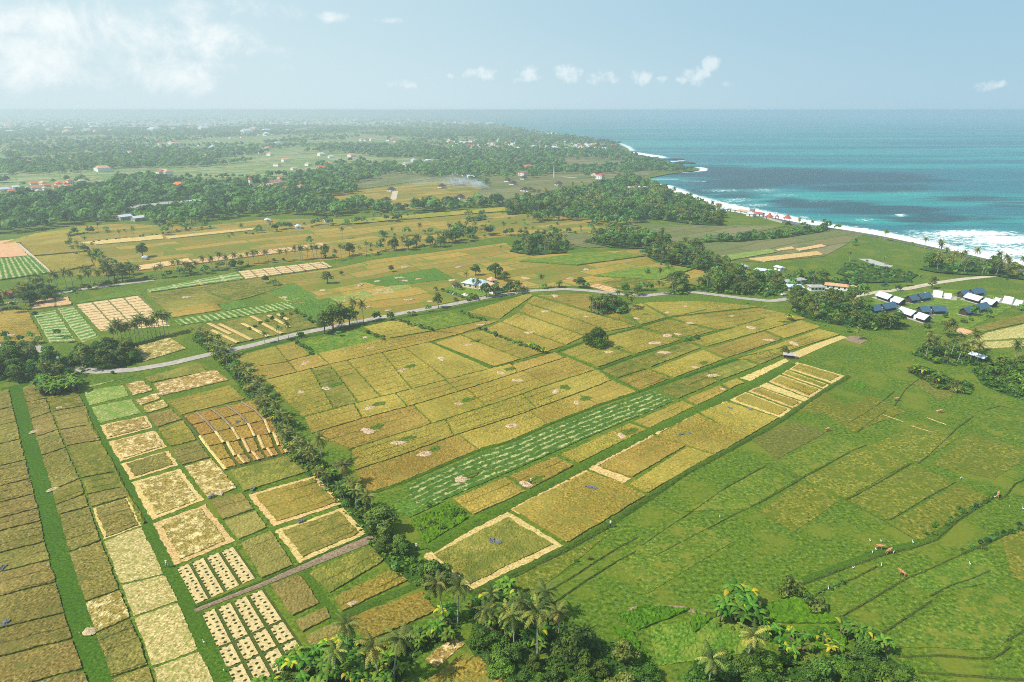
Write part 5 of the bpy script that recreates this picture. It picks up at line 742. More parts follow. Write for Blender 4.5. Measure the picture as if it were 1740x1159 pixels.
# leafy ground cover under the groves
Ps = []
for P_ in FLOORS:
    A = .5 * abs(np.dot(P_[:, 0], np.roll(P_[:, 1], 1)) - np.dot(P_[:, 1], np.roll(P_[:, 0], 1))); dd = math.hypot(*P_.mean(0)); n = int(min(9000, A * (1.6 if dd < 260 else .7 if dd < 500 else .12))); x0, y0 = P_.min(0); x1, y1 = P_.max(0)
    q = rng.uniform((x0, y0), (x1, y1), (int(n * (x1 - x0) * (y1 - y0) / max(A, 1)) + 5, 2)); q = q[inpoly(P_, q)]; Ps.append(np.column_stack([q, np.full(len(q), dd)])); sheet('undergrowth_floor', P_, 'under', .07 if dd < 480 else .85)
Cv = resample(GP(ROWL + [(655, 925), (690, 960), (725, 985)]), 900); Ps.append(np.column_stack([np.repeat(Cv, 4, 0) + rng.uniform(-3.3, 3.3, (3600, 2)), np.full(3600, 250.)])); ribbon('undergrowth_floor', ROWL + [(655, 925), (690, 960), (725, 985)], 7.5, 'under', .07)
q = np.concatenate(Ps); m_ = len(q); z = rng.random(m_) ** 1.5 * np.interp(q[:, 2], [150, 300, 900], [.9, 1.4, 3.0]); N = rng.normal(size=(m_, 3)) * .6 + np.array([0, 0, 1]); N /= np.linalg.norm(N, axis=1)[:, None]
V, Q = cards(np.column_stack([q[:, :2], z + .1]), N, np.interp(q[:, 2], [150, 300, 900], [.6, .95, 3.2]) * rng.uniform(.6, 1.3, m_), 1.5)
tag(link('undergrowth', mesh_np('undergrowth', V, Q, M['shrub'], tone=np.repeat(rng.random(m_) * .9, 4))), 'tangled green undergrowth beneath the groves and thickets', 'undergrowth', kind='stuff')

# ------------------------------------------------------------------ buildings
def gable(w, l, z0, h, over=.5, thick=.15, hip=0.0):
    """roof shell along y: two sloping slabs (or a hipped one)"""
    b = MB(); W2, L2 = w / 2 + over, l / 2 + over; r = L2 - hip
    for dz, fl in ((0, 1), (-thick, 0)):
        v = [(-W2, -L2, z0 + dz), (W2, -L2, z0 + dz), (W2, L2, z0 + dz), (-W2, L2, z0 + dz), (0, -r, z0 + h + dz), (0, r, z0 + h + dz)]; f = [(0, 4, 5, 3), (1, 2, 5, 4)] + ([(0, 1, 4), (2, 3, 5)] if hip > 0 else [])
        b.add(v, [q[::-1] for q in f] if fl else f)
    v = [(-W2, -L2, z0), (W2, -L2, z0), (W2, L2, z0), (-W2, L2, z0), (0, -r, z0 + h), (0, r, z0 + h)]; lo = [(x, y, z - thick) for x, y, z in v]
    ed = [(0, 3), (2, 1)] + ([(1, 0), (3, 2)] if hip > 0 else [(4, 0), (1, 4), (3, 5), (5, 2)]); b.add(v + lo, [(i, j, j + 6, i + 6) for i, j in ed]); return b
def root(name, px, py, rot, label, cat, group=None):
    o = bpy.data.objects.new(name, None); COL.objects.link(o); o.empty_display_size = 1; g = G(px, py); o.location = (g[0], g[1], 0); o.rotation_euler = (0, 0, rot); return tag(o, label, cat, group)
def walls(b, w, l, h, pk=0):
    b.box(-w / 2, -l / 2, -.2, w / 2, l / 2, h)
    if pk: b.add([(-w / 2, -l / 2, h), (w / 2, -l / 2, h), (0, -l / 2, h + pk * .93), (-w / 2, l / 2, h), (w / 2, l / 2, h), (0, l / 2, h + pk * .93)], [(0, 1, 2), (4, 3, 5)])
def windows(o, w, l, h, n, z=1.0, wh=1.1, ww=1.0, sides=((1, 0), (-1, 0), (0, 1), (0, -1))):
    for sx, sy in sides:
        m = n if sx else max(1, int(n * w / l))
        for i in range(m):
            t = ((i + .5) / m - .5); b = MB()
            if sx: y = t * l; b.box(sx * w / 2 - .06, y - ww / 2, z, sx * w / 2 + .05, y + ww / 2, z + wh)
            else: x = t * w; b.box(x - ww / 2, sy * l / 2 - .06, z, x + ww / 2, sy * l / 2 + .05, z + wh)
            b.build('window', M['glass'], o)
def house(name, px, py, rot, w, l, h, rh, roof, wall, label, cat='house', group=None, hip=1.8, win=2, storeys=1):
    o = root(name, px, py, rot, label, cat, group); b = MB(); walls(b, w, l, h, 0 if hip else rh); b.build('wall', M[wall], o); gable(w, l, h + .05, rh, .6, .18, hip).build('roof', M[roof], o)
    if win:
        for k in range(storeys): windows(o, w, l, h, win, 1.0 + 3 * k, 1.2, 1.1, ((1, 0), (-1, 0), (0, -1)))
        b = MB(); b.box(-w / 2 - .05, -.5, 0, -w / 2 + .06, .5, 2.1); b.build('door', M['timber'], o)
    return o
def along(p, q): a, b = G(*p), G(*q); return math.atan2(b[1] - a[1], b[0] - a[0]) - math.pi / 2, float(np.hypot(*(b - a)))
# resort: each house is two gabled halves with a gap, on a deck
def resort(p, q, roof, label, group):
    rot, L = along(p, q); L = min(max(L, 17), 27); o = root('resort_house', (p[0] + q[0]) / 2, (p[1] + q[1]) / 2, rot, label, 'house', group); w = 5.6; L *= .9; l1, l2 = L * .345, L * .52
    b = MB(); b.box(-w / 2 - .3, -L / 2 - 2.5, -.1, w / 2 + .3, L / 2, .35); b.build('deck', M['concrete'], o)
    for y0, l in ((L / 2 - l1, l1), (-L / 2, l2)):
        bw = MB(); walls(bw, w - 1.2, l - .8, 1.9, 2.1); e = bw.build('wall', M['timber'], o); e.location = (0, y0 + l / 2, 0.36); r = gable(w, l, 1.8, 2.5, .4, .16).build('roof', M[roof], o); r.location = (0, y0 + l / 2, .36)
        g = MB(); g.box(-1.6, -l / 2 + .32, .3, 1.6, -l / 2 + .38, 2.4); e = g.build('window', M['glass'], o); e.location = (0, y0 + l / 2, .36)
    b = MB(); b.box(-1.0, L / 2 - l1 - (L - l1 - l2), .35, 1.0, L / 2 - l1, 2.6); b.build('passage', M['white'], o); return o
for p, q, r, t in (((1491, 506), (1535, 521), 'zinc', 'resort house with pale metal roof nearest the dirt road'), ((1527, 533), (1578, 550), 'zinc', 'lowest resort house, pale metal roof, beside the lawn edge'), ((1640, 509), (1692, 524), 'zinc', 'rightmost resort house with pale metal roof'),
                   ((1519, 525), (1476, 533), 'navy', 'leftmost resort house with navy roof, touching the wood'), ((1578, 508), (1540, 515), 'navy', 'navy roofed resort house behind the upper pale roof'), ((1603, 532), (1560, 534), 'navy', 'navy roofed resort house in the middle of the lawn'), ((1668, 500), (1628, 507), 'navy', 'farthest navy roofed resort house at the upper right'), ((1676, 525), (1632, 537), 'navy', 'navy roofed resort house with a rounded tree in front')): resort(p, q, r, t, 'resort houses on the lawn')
def shell(px, py, rot, label):
    o = root('unfinished_house', px, py, rot, label, 'building', 'unfinished buildings by the resort'); b = MB(); b.box(-9, -4, -.1, 9, 4, .4); b.build('base_slab', M['concrete'], o)
    for i, (x, l, h) in enumerate(((-7, 3, 2.2), (-1.5, 5, 4.2), (4, 4, 3.2))): b = MB(); b.add([(x - l / 2, -3, .4), (x + l / 2, -3, .4), (x + l / 2, 3, .4), (x - l / 2, 3, .4), (x - l / 2, -.5, h), (x + l / 2, -.5, h)], [(0, 1, 5, 4), (2, 3, 4, 5), (1, 2, 5), (3, 0, 4)]); b.build('white_cover', M['white'], o)
    for x in (-8.5, -4.4, 1.6, 6.6, 8.6):
        b = MB(); b.box(x - .15, -3.6, .4, x + .15, -3.3, 3.0); b.build('post', M['concrete'], o)
shell(1597, 505, along((1580, 502), (1613, 506))[0] + 1.57, 'unfinished white structure beyond the navy roofs'); shell(1718, 516, along((1697, 512), (1740, 520))[0] + 1.57, 'unfinished white structure at the right frame edge')
b = MB(); g = root('farm_shed', 1662, 613, along((1656, 610), (1668, 614))[0], 'small open shed with pale metal roof among the yellow palms', 'shed'); gable(4, 7, 2.5, 1.0, .3, .1).build('roof', M['zinc'], g)
for x in (-1.8, 1.8):
    for y in (-3.2, 3.2): b = MB(); b.box(x - .1, y - .1, 0, x + .1, y + .1, 2.5); b.build('post', M['timber'], g)
# white flat buildings and the villa
for p, q, w, h, rh, roof, wall, t in (((1331, 485), (1364, 480), 7, 3.2, 1.2, 'greyroof', 'white', 'long white building farthest left, broken by trees'), ((1338, 492), (1363, 493), 9, 3.0, 1.6, 'zincblue', 'cream', 'low building with a bright pale blue metal roof'), ((1374, 493), (1398, 493), 8, 3.2, 1.2, 'greyroof', 'white', 'white building with a flat grey brown roof in the middle'), ((1402, 489), (1440, 493), 8, 3.2, 1.3, 'terrapale', 'white', 'longest white building, rightmost of the group'), ((1283, 464), (1308, 467), 8, 3.6, 1.2, 'zinc', 'cream', 'cream and white building half hidden in the tree band')):
    rot, L = along(p, q); house('white_building', (p[0] + q[0]) / 2, (p[1] + q[1]) / 2, rot, w * .8, min(L, 17), h * .85, rh * .8, roof, wall, t, 'building', 'low white buildings in the trees', 2.0, 4)
house('small_shed', 1451, 493, .4, 3, 4, 2.2, .8, 'terrapale', 'white', 'tiny pale shed right of the white buildings', 'shed', hip=.6, win=1); house('small_shed', 1324, 459, .4, 4, 6, 2.2, 1, 'zinc', 'white', 'small white shed on the meadow above the white buildings', 'shed', hip=.6, win=1); house('small_shed', 1263, 457, .4, 4, 6, 2.4, 1, 'zinc', 'white', 'white shed at the left end of the tree band', 'shed', hip=.6, win=1)
house('villa', 811, 488, along((795, 484), (826, 489))[0], 10, 17, 3.0, 2.6, 'zincblue', 'cream', 'wide villa with a pale blue hipped roof', 'house', hip=4.5, win=4); house('villa_house', 835, 495, along((822, 488), (848, 495))[0], 9, 13, 3.0, 2.6, 'terrapale', 'white', 'house with a faded terracotta roof beside the villa', 'house', hip=4, win=3); house('pavilion', 836, 481, .5, 4.5, 5, 2.4, 1.8, 'terrapale', 'cream', 'small tiled pavilion behind the villa', 'pavilion', hip=2.2, win=1); house('thatched_hut', 775, 488, .3, 4, 6, 1.8, 1.8, 'thatch', 'cream', 'little thatched garden hut left of the villa', 'hut', hip=1.2, win=1)
house('field_hut', 1341, 608, along((1335, 607), (1351, 609))[0], 2.6, 4.6, 1.8, .9, 'greyroof', 'timber', 'small grey roofed hut at the end of the canal', 'hut', hip=0, win=0); house('farm_shed', 246, 441, .3, 3, 5, 2, .9, 'zinc', 'white', 'small white shed under the round dark tree', 'shed', hip=.5, win=0); house('farm_shed', 70, 503, .2, 6, 8, 2.8, 1.4, 'zincblue', 'white', 'pale blue roofed shed below the palm belt', 'shed', hip=.8, win=1); house('farm_shed', 12, 505, .2, 6, 9, 2.6, 1.5, 'redroof', 'greywall', 'dark red roofed shed at the left edge', 'shed', hip=1, win=1)
for px, py, t in ((455, 377, 'upper left shed of the thicket'), (507, 388, 'lowest small shed of the thicket'), (556, 378, 'right hand shed of the thicket')): house('farm_shed', px, py, .4, 5, 8, 2.4, 1.3, 'zinc', 'white', f'{t} in the upper fields, whitish roof', 'shed', 'sheds in the thicket', hip=.6, win=1)
# orange roofed village on the left and houses farther off
vil = [(60, 313, 'terra', 13), (73, 313, 'terrapale', 11), (99, 314, 'terra', 11), (111, 314, 'terra', 9), (80, 317, 'terra', 9), (62, 322, 'terra', 11), (77, 322, 'terrapale', 8), (97, 319, 'terra', 11), (107, 319, 'terrapale', 10), (117, 318, 'terra', 9), (152, 314, 'terra', 13), (176, 312, 'terra', 7), (22, 327, 'terra', 10), (8, 324, 'zinc', 13), (28, 320, 'zinc', 9), (36, 324, 'greyroof', 12), (48, 321, 'greyroof', 9), (2, 349, 'terra', 9), (66, 327, 'greyroof', 10), (104, 323, 'greyroof', 9), (0, 335, 'zinc', 9), (305, 317, 'terra', 21), (482, 323, 'terra', 13), (500, 325, 'terra', 13), (493, 326, 'terrapale', 9), (450, 317, 'greyroof', 12), (445, 320, 'terrapale', 10), (470, 311, 'zinc', 9), (476, 304, 'terra', 9), (120, 272, 'terrapale', 14), (142, 272, 'terrapale', 14), (185, 272, 'terra', 14), (232, 275, 'terrapale', 16), (200, 274, 'terrapale', 12), (47, 256, 'terrapale', 18), (76, 254, 'terrapale', 18)]
for i, (px, py, rf, s) in enumerate(vil): house('village_house', px, py + 1, ROT + rnd.choice((0, 1.57)) + rnd.uniform(-.15, .15), s * .7, s, 3.2, s * .2, rf, rnd.choice(('white', 'cream')), {'terra': 'orange roofed village house among the trees at the left', 'terrapale': 'faded tile roofed village house among the trees at the left', 'zinc': 'white roofed village house among the trees at the left', 'greyroof': 'grey roofed village house among the trees at the left'}[rf], 'house', 'village houses at the left', hip=s * .18, win=1)
def block(px, py, rot, w, l, st, roof, label, wall='white', rh=2.2, cat='house', over=.6):
    o = house('storey_house', px, py, rot, w, l, 3.2 * st, rh, roof, wall, label, cat, None, w * .42, 3, st); b = MB(); b.box(-w / 2 - 1.4, -l / 2 - .4, 3.05, w / 2 + .6, l / 2 + .4, 3.25); b.build('balcony', M['white'], o); return o
block(516, 323, ROT, 10, 13, 2, 'terra', 'white two storey villa with orange roof right of the temple'); block(120, 313, ROT, 9, 9, 2, 'terra', 'white two storey house with orange roof in the left village'); block(140, 314, ROT, 8, 9, 2, 'greyroof', 'grey two storey house at the end of the left village', 'greywall'); block(889, 299, ROT, 12, 14, 2, 'redroof', 'white two storey house with red roof in the middle distance'); block(1020, 307, ROT, 11, 11, 3, 'redroof', 'white three storey house with dark red roof near the coast'); house('far_house', 1012, 299, ROT, 10, 13, 4, 3, 'thatch', 'cream', 'cream house with dark roof behind the three storey house', hip=0, win=1); house('far_house', 897, 286, ROT, 13, 20, 4, 3.5, 'terra', 'cream', 'wide orange roof above the red roofed house', hip=4, win=1)
block(690, 283, ROT, 14, 17, 2, 'greyroof', 'white double house in the middle distance, left one'); block(703, 276, ROT, 9, 9, 2, 'zinc', 'white double house in the middle distance, upper one'); block(727, 277, ROT, 10, 12, 2, 'zinc', 'small white house right of the white double house')
for i, (px, py, l) in enumerate(((781, 297, 22), (790, 300, 20), (799, 303, 12), (804, 304, 9), (774, 297, 9))): house('white_villa', px, py, ROT + .9, 9, l, 4, 1.5, 'greyroof' if i == 0 else 'zinc', 'white', ['grey topped wing of the long white villa', 'middle wing of the long white villa', 'right wing of the long white villa', 'smallest right annex of the long white villa', 'left annex of the long white villa'][i], 'building', 'long white villa in the distance', hip=1, win=2)
for px, py, t in ((656, 343, 'lower dark roofed bungalow left of the smoke'), (665, 325, 'upper dark roofed bungalow left of the smoke'), (751, 319, 'dark roofed bungalow behind the smoke'), (782, 338, 'dark roofed bungalow in front of the smoke'), (863, 309, 'dark roofed bungalow right of the smoke'), (890, 305, 'dark bungalow below the red roofed house'), (891, 325, 'dark bungalow in the right middle field'), (901, 326, 'twin of the dark bungalow in the middle field'), (949, 315, 'lone dark bungalow near the palms'), (776, 311, 'maroon roofed bungalow under the white villa'), (872, 314, 'grey bungalow beside the round tree')): house('bungalow', px, py, ROT, 8, 10, 2.6, 3.6, 'thatch', 'white', t, 'bungalow', 'dark roofed bungalows', hip=3.6, win=1)
for px, py, w_, l_, t in ((240, 357, 12, 34, 'long grey roofed shed in the wood clearing, farther one'), (262, 353, 12, 44, 'longest pale grey shed in the wood clearing'), (325, 347, 12, 26, 'white shed at the right end of the wood clearing'), (212, 373, 9, 12, 'small pale shed at the wood edge, left one'), (236, 375, 9, 12, 'small pale shed at the wood edge, right one')): house('long_shed', px, py, ROT, w_, l_, 3.5, 1.8, 'greyroof' if l_ > 30 else 'zinc', 'greywall', t, 'shed', 'sheds in the wood', hip=0, win=2)
# small temple with orange gables
o = root('temple_hall', 468, 318, ROT + .3, 'cream hall with a row of tall orange edged gables in the village', 'temple'); b = MB(); b.box(-6, -13, 0, 6, 13, 7); b.build('wall', M['cream'], o)
for k in range(5): e = gable(9.5, 3.2, 7.05, 4.0, .2, .2, 0).build('roof', M['terrapale'], o); e.rotation_euler = (0, 0, 0); e.location = (0, -10.4 + k * 5.2, 0)
b = MB(); b.box(-2, -1.5, 0, 2, 1.5, 13); e = b.build('gate_tower', M['cream'], o); e.location = (-4, 15.5, 0)
o = root('temple_gate', 426, 318, ROT, 'white split gate tower with orange cap left of the temple hall', 'gate'); b = MB(); b.box(-1.6, -1.6, 0, 1.6, 1.6, 12); b.box(-4, -6, 0, 4, 6, 2.5); b.build('tower', M['white'], o); gable(4, 4, 12.02, 3, .5, .2, 2.2).build('roof', M['terra'], o)
# beach pavilions and warungs
for px, py, s, t in ((1307, 372, 6.5, 'left of the two big red peaked beach pavilions'), (1337, 375, 7, 'right of the two big red peaked beach pavilions'), (1320, 372, 3.5, 'small red pavilion between the two big ones')):
    o = root('beach_pavilion', px, py, .4, t, 'pavilion', 'red beach pavilions'); b = MB(); v = [(math.cos(a) * s * .7, math.sin(a) * s * .7, 2.6) for a in [k * math.pi / 4 for k in range(8)]]; mid = [(x * .42, y * .42, 2.6 + s * .28) for x, y, _ in v]; b.add(v + mid + [(0, 0, 2.6 + s * .72)], [(k, (k + 1) % 8, 8 + (k + 1) % 8, 8 + k) for k in range(8)] + [(8 + k, 8 + (k + 1) % 8, 16) for k in range(8)] + [tuple(range(7, -1, -1))]); b.build('roof', M['redroof'], o)
    for k in range(0, 8, 2): x, y, _ = v[k]; b = MB(); b.box(x * .8 - .2, y * .8 - .2, 0, x * .8 + .2, y * .8 + .2, 2.75); b.build('post', M['timber'], o)
for i, (px, py, rf, s) in enumerate(((1184, 352, 'zinc', 9), (1194, 350, 'greyroof', 9), (1203, 353, 'zinc', 10), (1221, 351, 'redroof', 6), (1226, 357, 'zinc', 11), (1234, 358, 'zinc', 9), (1243, 359, 'greyroof', 8), (1251, 360, 'zinc', 9), (1262, 362, 'terrapale', 9), (1272, 364, 'greyroof', 9), (1278, 361, 'redroof', 5), (1286, 366, 'redroof', 7), (1292, 367, 'redroof', 7), (1276, 367, 'zinc', 8), (1212, 355, 'greyroof', 9), (1079, 322, 'redroof', 11), (1072, 322, 'zinc', 11), (1092, 321, 'zinc', 13))): house('beach_hut', px, py, .6 + rnd.uniform(-.3, .3), s * .7, s, 2.6, 1.4, rf, 'white', {'zinc': 'whitish roofed beach hut between forest and surf', 'greyroof': 'grey roofed beach hut between forest and surf', 'redroof': 'small red roofed beach hut between forest and surf', 'terrapale': 'tan roofed beach hut between forest and surf'}[rf], 'hut', 'beach huts behind the surf', hip=.8, win=1)
b = MB(); b.box(-.15, -17, 0, .15, 17, 2.0); g = along((1296, 370), (1330, 379)); o = link('beach_wall', b.mesh('beach_wall', M['concrete'])); c = G(1313, 375); o.location = (c[0], c[1], 0); o.rotation_euler = (0, 0, g[0]); tag(o, 'long grey wall on the land side of the red pavilions', 'wall')
# specks of distant towns: single meshes
fh = []
def hmesh(roof, wall, s):
    b = MB(); b.box(-s * .35, -s * .5, 0, s * .35, s * .5, s * .4, 1); r = gable(s * .7, s, s * .4 + .02, s * .2, .3, .1, s * .2); k = len(b.v); b.v += r.v; b.f += [tuple(i + k for i in q) for q in r.f]; b.m += [0] * len(r.f); return b.mesh('distant_house', [M[roof], M[wall]])
HM = {r: hmesh(r, 'white', 12) for r in ('terra', 'terrapale', 'zinc', 'greyroof', 'redroof')}
def speck(px, py, s, r, lab, grp):
    o = link('distant_house', HM[r]); g = G(px, py); o.location = (g[0], g[1], 0); o.scale = (s, s, s * .9); o.rotation_euler = (0, 0, ROT + rnd.choice((0, 1.57)) + rnd.uniform(-.2, .2)); tag(o, {'terra': 'orange', 'terrapale': 'faded tile', 'zinc': 'white', 'greyroof': 'grey', 'redroof': 'red'}[r] + lab, 'house', grp)
for k in range(110):
    px = rnd.uniform(760, 1030); t = (px - 760) / 270; speck(px, 244 + 10 * t + rnd.uniform(-6, 7) + (0 if px < 900 else -2), rnd.uniform(.8, 1.5), rnd.choice(('terra', 'terrapale', 'zinc', 'zinc', 'redroof')), ' roofed house of the town on the headland', 'headland town houses')
for px, py in ((615, 240), (622, 240), (632, 239), (660, 240), (666, 239), (672, 242), (492, 239), (484, 240), (720, 250), (726, 249), (780, 247), (800, 244), (840, 239), (846, 240), (456, 254), (367, 246), (376, 246), (290, 245), (272, 246), (298, 246), (170, 291), (176, 292), (276, 299), (282, 299), (40, 212), (58, 209), (205, 214), (330, 212), (150, 206), (880, 232), (1042, 249)): speck(px, py, rnd.uniform(1.2, 1.9), rnd.choice(('terrapale', 'zinc', 'redroof')), ' roofed house alone among the distant trees', 'scattered distant houses')
for k in range(55):
    px, py = rnd.uniform(-30, 600), rnd.uniform(214, 290)
    if open_ground(G(px, py)[None])[0]: speck(px, py, rnd.uniform(.9, 1.5), rnd.choice(('terra', 'terrapale', 'zinc', 'terrapale')), ' roofed house in the trees of the far plain', 'houses of the far plain')
for k in range(95):
    px = rnd.uniform(-30, 860); py = (199 + 32 * rnd.random() ** 1.4) if px < 480 else rnd.uniform(203, 213)
    if inpoly(land, G(px, py)[None])[0]: speck(px, py, rnd.uniform(2.2, 4.4), rnd.choice(('zinc', 'zinc', 'terrapale', 'greyroof')), ' roofed building of the hazy coastal city', 'city buildings in the haze')
V, Q = [], []
for k in range(3000):
    px = rnd.uniform(-60, 860); py = 192.0 + (30 if px < 500 else 20) * rnd.random() ** 1.7; g = G(px, py)
    if not inpoly(land, g[None])[0]: continue
    s = rnd.uniform(8, 26) * (math.hypot(*g) / 7000) ** .8; h = s * rnd.uniform(.3, .7); b0 = len(V); x, y = g; V += [(x - s, y - s, 0), (x + s, y - s, 0), (x + s, y + s, 0), (x - s, y + s, 0), (x - s, y - s, h), (x + s, y - s, h), (x + s, y + s, h), (x - s, y + s, h)]; Q += [tuple(b0 + i for i in q) for q in ((4, 5, 6, 7), (0, 1, 5, 4), (1, 2, 6, 5), (2, 3, 7, 6), (3, 0, 4, 7))]
tag(link('distant_city', mesh_np('distant_city', np.array(V), np.array(Q), M['white'])), 'pale specks of the city fading into haze at the horizon', 'city', kind='stuff')
for px, py, h, t in ((420, 238, 40, 'tall lattice radio mast on the hazy plain'), (941, 303, 22, 'slim pale mast by the middle distance houses')):
    o = root('radio_mast', px, py, 0, t, 'mast'); b = MB()
    for a in (0, 2.09, 4.19): b.tube([(1.6 * math.cos(a), 1.6 * math.sin(a), 0), (.3 * math.cos(a), .3 * math.sin(a), h)], [.35, .25], 5)
    for k in range(1, 8): z = h * k / 8; r = 1.6 - 1.3 * k / 8; b.tube([(r, 0, z), (-r * .5, r * .87, z), (-r * .5, -r * .87, z), (r, 0, z)], .14, 4)
    b.build('lattice', M['white'], o)
# rocks off the point
for px, py, s, t in ((1150, 270.5, 16, 'flat dark reef rock off the headland, farther one'), (1163, 277, 22, 'low dark reef rock in the foam beside the point'), (1132, 271, 8, 'small rock close to the headland foam')):
    bm = bmesh.new(); bmesh.ops.create_icosphere(bm, subdivisions=3, radius=1)
    for q in bm.verts: f = 1 + .35 * math.sin(q.co.x * 5 + px) * math.cos(q.co.y * 6 + py); q.co = Vector((q.co.x * s * f, q.co.y * s * .55 * f, q.co.z * s * .16 * f))
    me = bpy.data.meshes.new('reef_rock'); bm.to_mesh(me); bm.free(); me.materials.append(M['rock']); o = link('reef_rock', me); g = G(px, py); o.location = (g[0], g[1], -.8); tag(o, t, 'rock', 'reef rocks off the headland')
# smoke: real drifting volumes over the burning stubble
def smoke(px, py, lx, ly, lz, dens, label, lean):
    bm = bmesh.new(); bmesh.ops.create_icosphere(bm, subdivisions=3, radius=1); me = bpy.data.meshes.new('smoke'); bm.to_mesh(me); bm.free()
    m = bpy.data.materials.new('smoke'); m.use_nodes = True; nt = m.node_tree; nt.nodes.clear(); out = nt.nodes.new('ShaderNodeOutputMaterial'); pv = nt.nodes.new('ShaderNodeVolumePrincipled'); pv.inputs['Color'].default_value = (.9, .95, 1, 1); tc = nt.nodes.new('ShaderNodeTexCoord')
    gr = nd(nt, 'ShaderNodeTexGradient', gradient_type='QUADRATIC_SPHERE'); nt.links.new(tc.outputs['Object'], gr.inputs[0]); f = noise(nt, tc.outputs['Object'], 2.6, 4, .6); nt.links.new(mth(nt, 'MULTIPLY', mth(nt, 'MULTIPLY', gr.outputs['Fac'], smooth(nt, f, .36, .66)), dens), pv.inputs['Density']); nt.links.new(pv.outputs[0], out.inputs['Volume'])
    me.materials.append(m); o = link('smoke', me); g = G(px, py); o.location = (g[0], g[1], lz * .75); o.scale = (lx, ly, lz); o.rotation_euler = (0, lean, 0); tag(o, label, 'smoke', kind='stuff')
smoke(812, 322, 22, 14, 10, .34, 'dense pale smoke rising from the burning stubble', .25); smoke(780, 319, 42, 30, 12, .13, 'thin smoke drifting left across the stubble fields', .08); smoke(720, 317, 60, 40, 10, .022, 'faint smoke veil over the left stubble fields', 0)

# ------------------------------------------------------------------ small things on the fields
LMK = {'the round lone tree': (1012, 585), 'the oval palm clump': (1037, 520), 'the villa': (815, 487), 'the long diagonal row': (480, 700), 'the roadside tree group': (590, 553), 'the striped green strip': (960, 735), 'the canal hut': (1341, 607), 'the drying straw plots': (400, 1000), 'the ridged orange plot': (400, 730), 'the left fallow plot': (575, 582), 'the second fallow plot': (750, 547), 'the two small dyke trees': (1178, 578), 'the framed corner field': (840, 930), 'the dark copse': (915, 420), 'the road bend grove': (80, 630), 'the yellowish dyke hedge': (905, 594), 'the lone roadside tree': (745, 520), 'the bushy plot by the canal head': (740, 895), 'the framed end plots': (1380, 640), 'the straw grid plot': (210, 530), 'the middle green plot': (690, 471), 'the resort wood': (1400, 530), 'the striped straw field': (440, 555)}
USED = set(); ORD = ['', 'second ', 'third ', 'fourth ', 'fifth ', 'sixth ', 'seventh ', 'eighth ']
def where(kind, px, py):
    c = sorted(LMK, key=lambda k: math.hypot(LMK[k][0] - px, (LMK[k][1] - py) * 1.6))
    def rel(k): dx, dy = px - LMK[k][0], (py - LMK[k][1]) * 1.6; return ('right of' if dx > 0 else 'left of') if abs(dx) > abs(dy) else ('below' if dy > 0 else 'beyond')
    for k in c[:3]:
        t = f'{kind} {rel(k)} {k}'
        if t not in USED: USED.add(t); return t
    for k in c[:3]:
        for k2 in c[1:8]:
            t = f'{kind} {rel(k)} {k} and {rel(k2)} {k2}'
            if k2 != k and t not in USED: USED.add(t); return t
    return f'{kind} {rel(c[0])} {c[0]}'
def heap_mesh(seed, ring):
    """trampled straw heap: a low ragged ring or mound with loose stalks"""
    q = np.random.default_rng(seed); nr, na = 9, 30; r = np.linspace(0, 1, nr); a = np.linspace(0, 2 * np.pi, na, endpoint=False); edge = 1 + .28 * (vnoise(np.cos(a) * 2 + 5 + seed, np.sin(a) * 2 + 5, seed) - .5) * 2; RR = r[:, None] * edge[None, :] * 2.6; X, Y = RR * np.cos(a), RR * np.sin(a) * .9; prof = np.exp(-((r - .58) / .28) ** 2) * .75 if ring else (1 - r ** 1.6) * .95; Z = prof[:, None] * (1 + .3 * q.uniform(-1, 1, (nr, na))) + q.uniform(0, .12, (nr, na)); Z[-1] = -.25
    V = np.stack([X, Y, Z], -1).reshape(-1, 3); I = np.arange(nr * na).reshape(nr, na); Q = np.stack([I[:-1], I[1:], np.roll(I, -1, 1)[1:], np.roll(I, -1, 1)[:-1]], -1).reshape(-1, 4); P = np.column_stack([q.normal(size=(70, 2)) * 1.0, q.uniform(0, .6, 70)]); N = q.normal(size=(70, 3)); N /= np.linalg.norm(N, axis=1)[:, None]; V2, Q2 = cards(P, N, .5, 2.2); return mesh_np('straw_heap', np.concatenate([V, V2]), np.concatenate([Q, Q2 + len(V)]), M['heap'])
M['heap'] = ground_mat('threshed_straw', (0.27, 0.18, 0.09), (0.56, 0.41, 0.25), (0.74, 0.59, 0.40), fine=1.4, large=.3, lt=.2, vary=.06, bump=.3); M['seed'] = ground_mat('seedling_patch', (0.04, 0.075, 0.008), (0.10, 0.16, 0.018), (0.25, 0.24, 0.04), fine=1.0)
HMS = [heap_mesh(s, s % 2 == 0) for s in range(1, 7)]
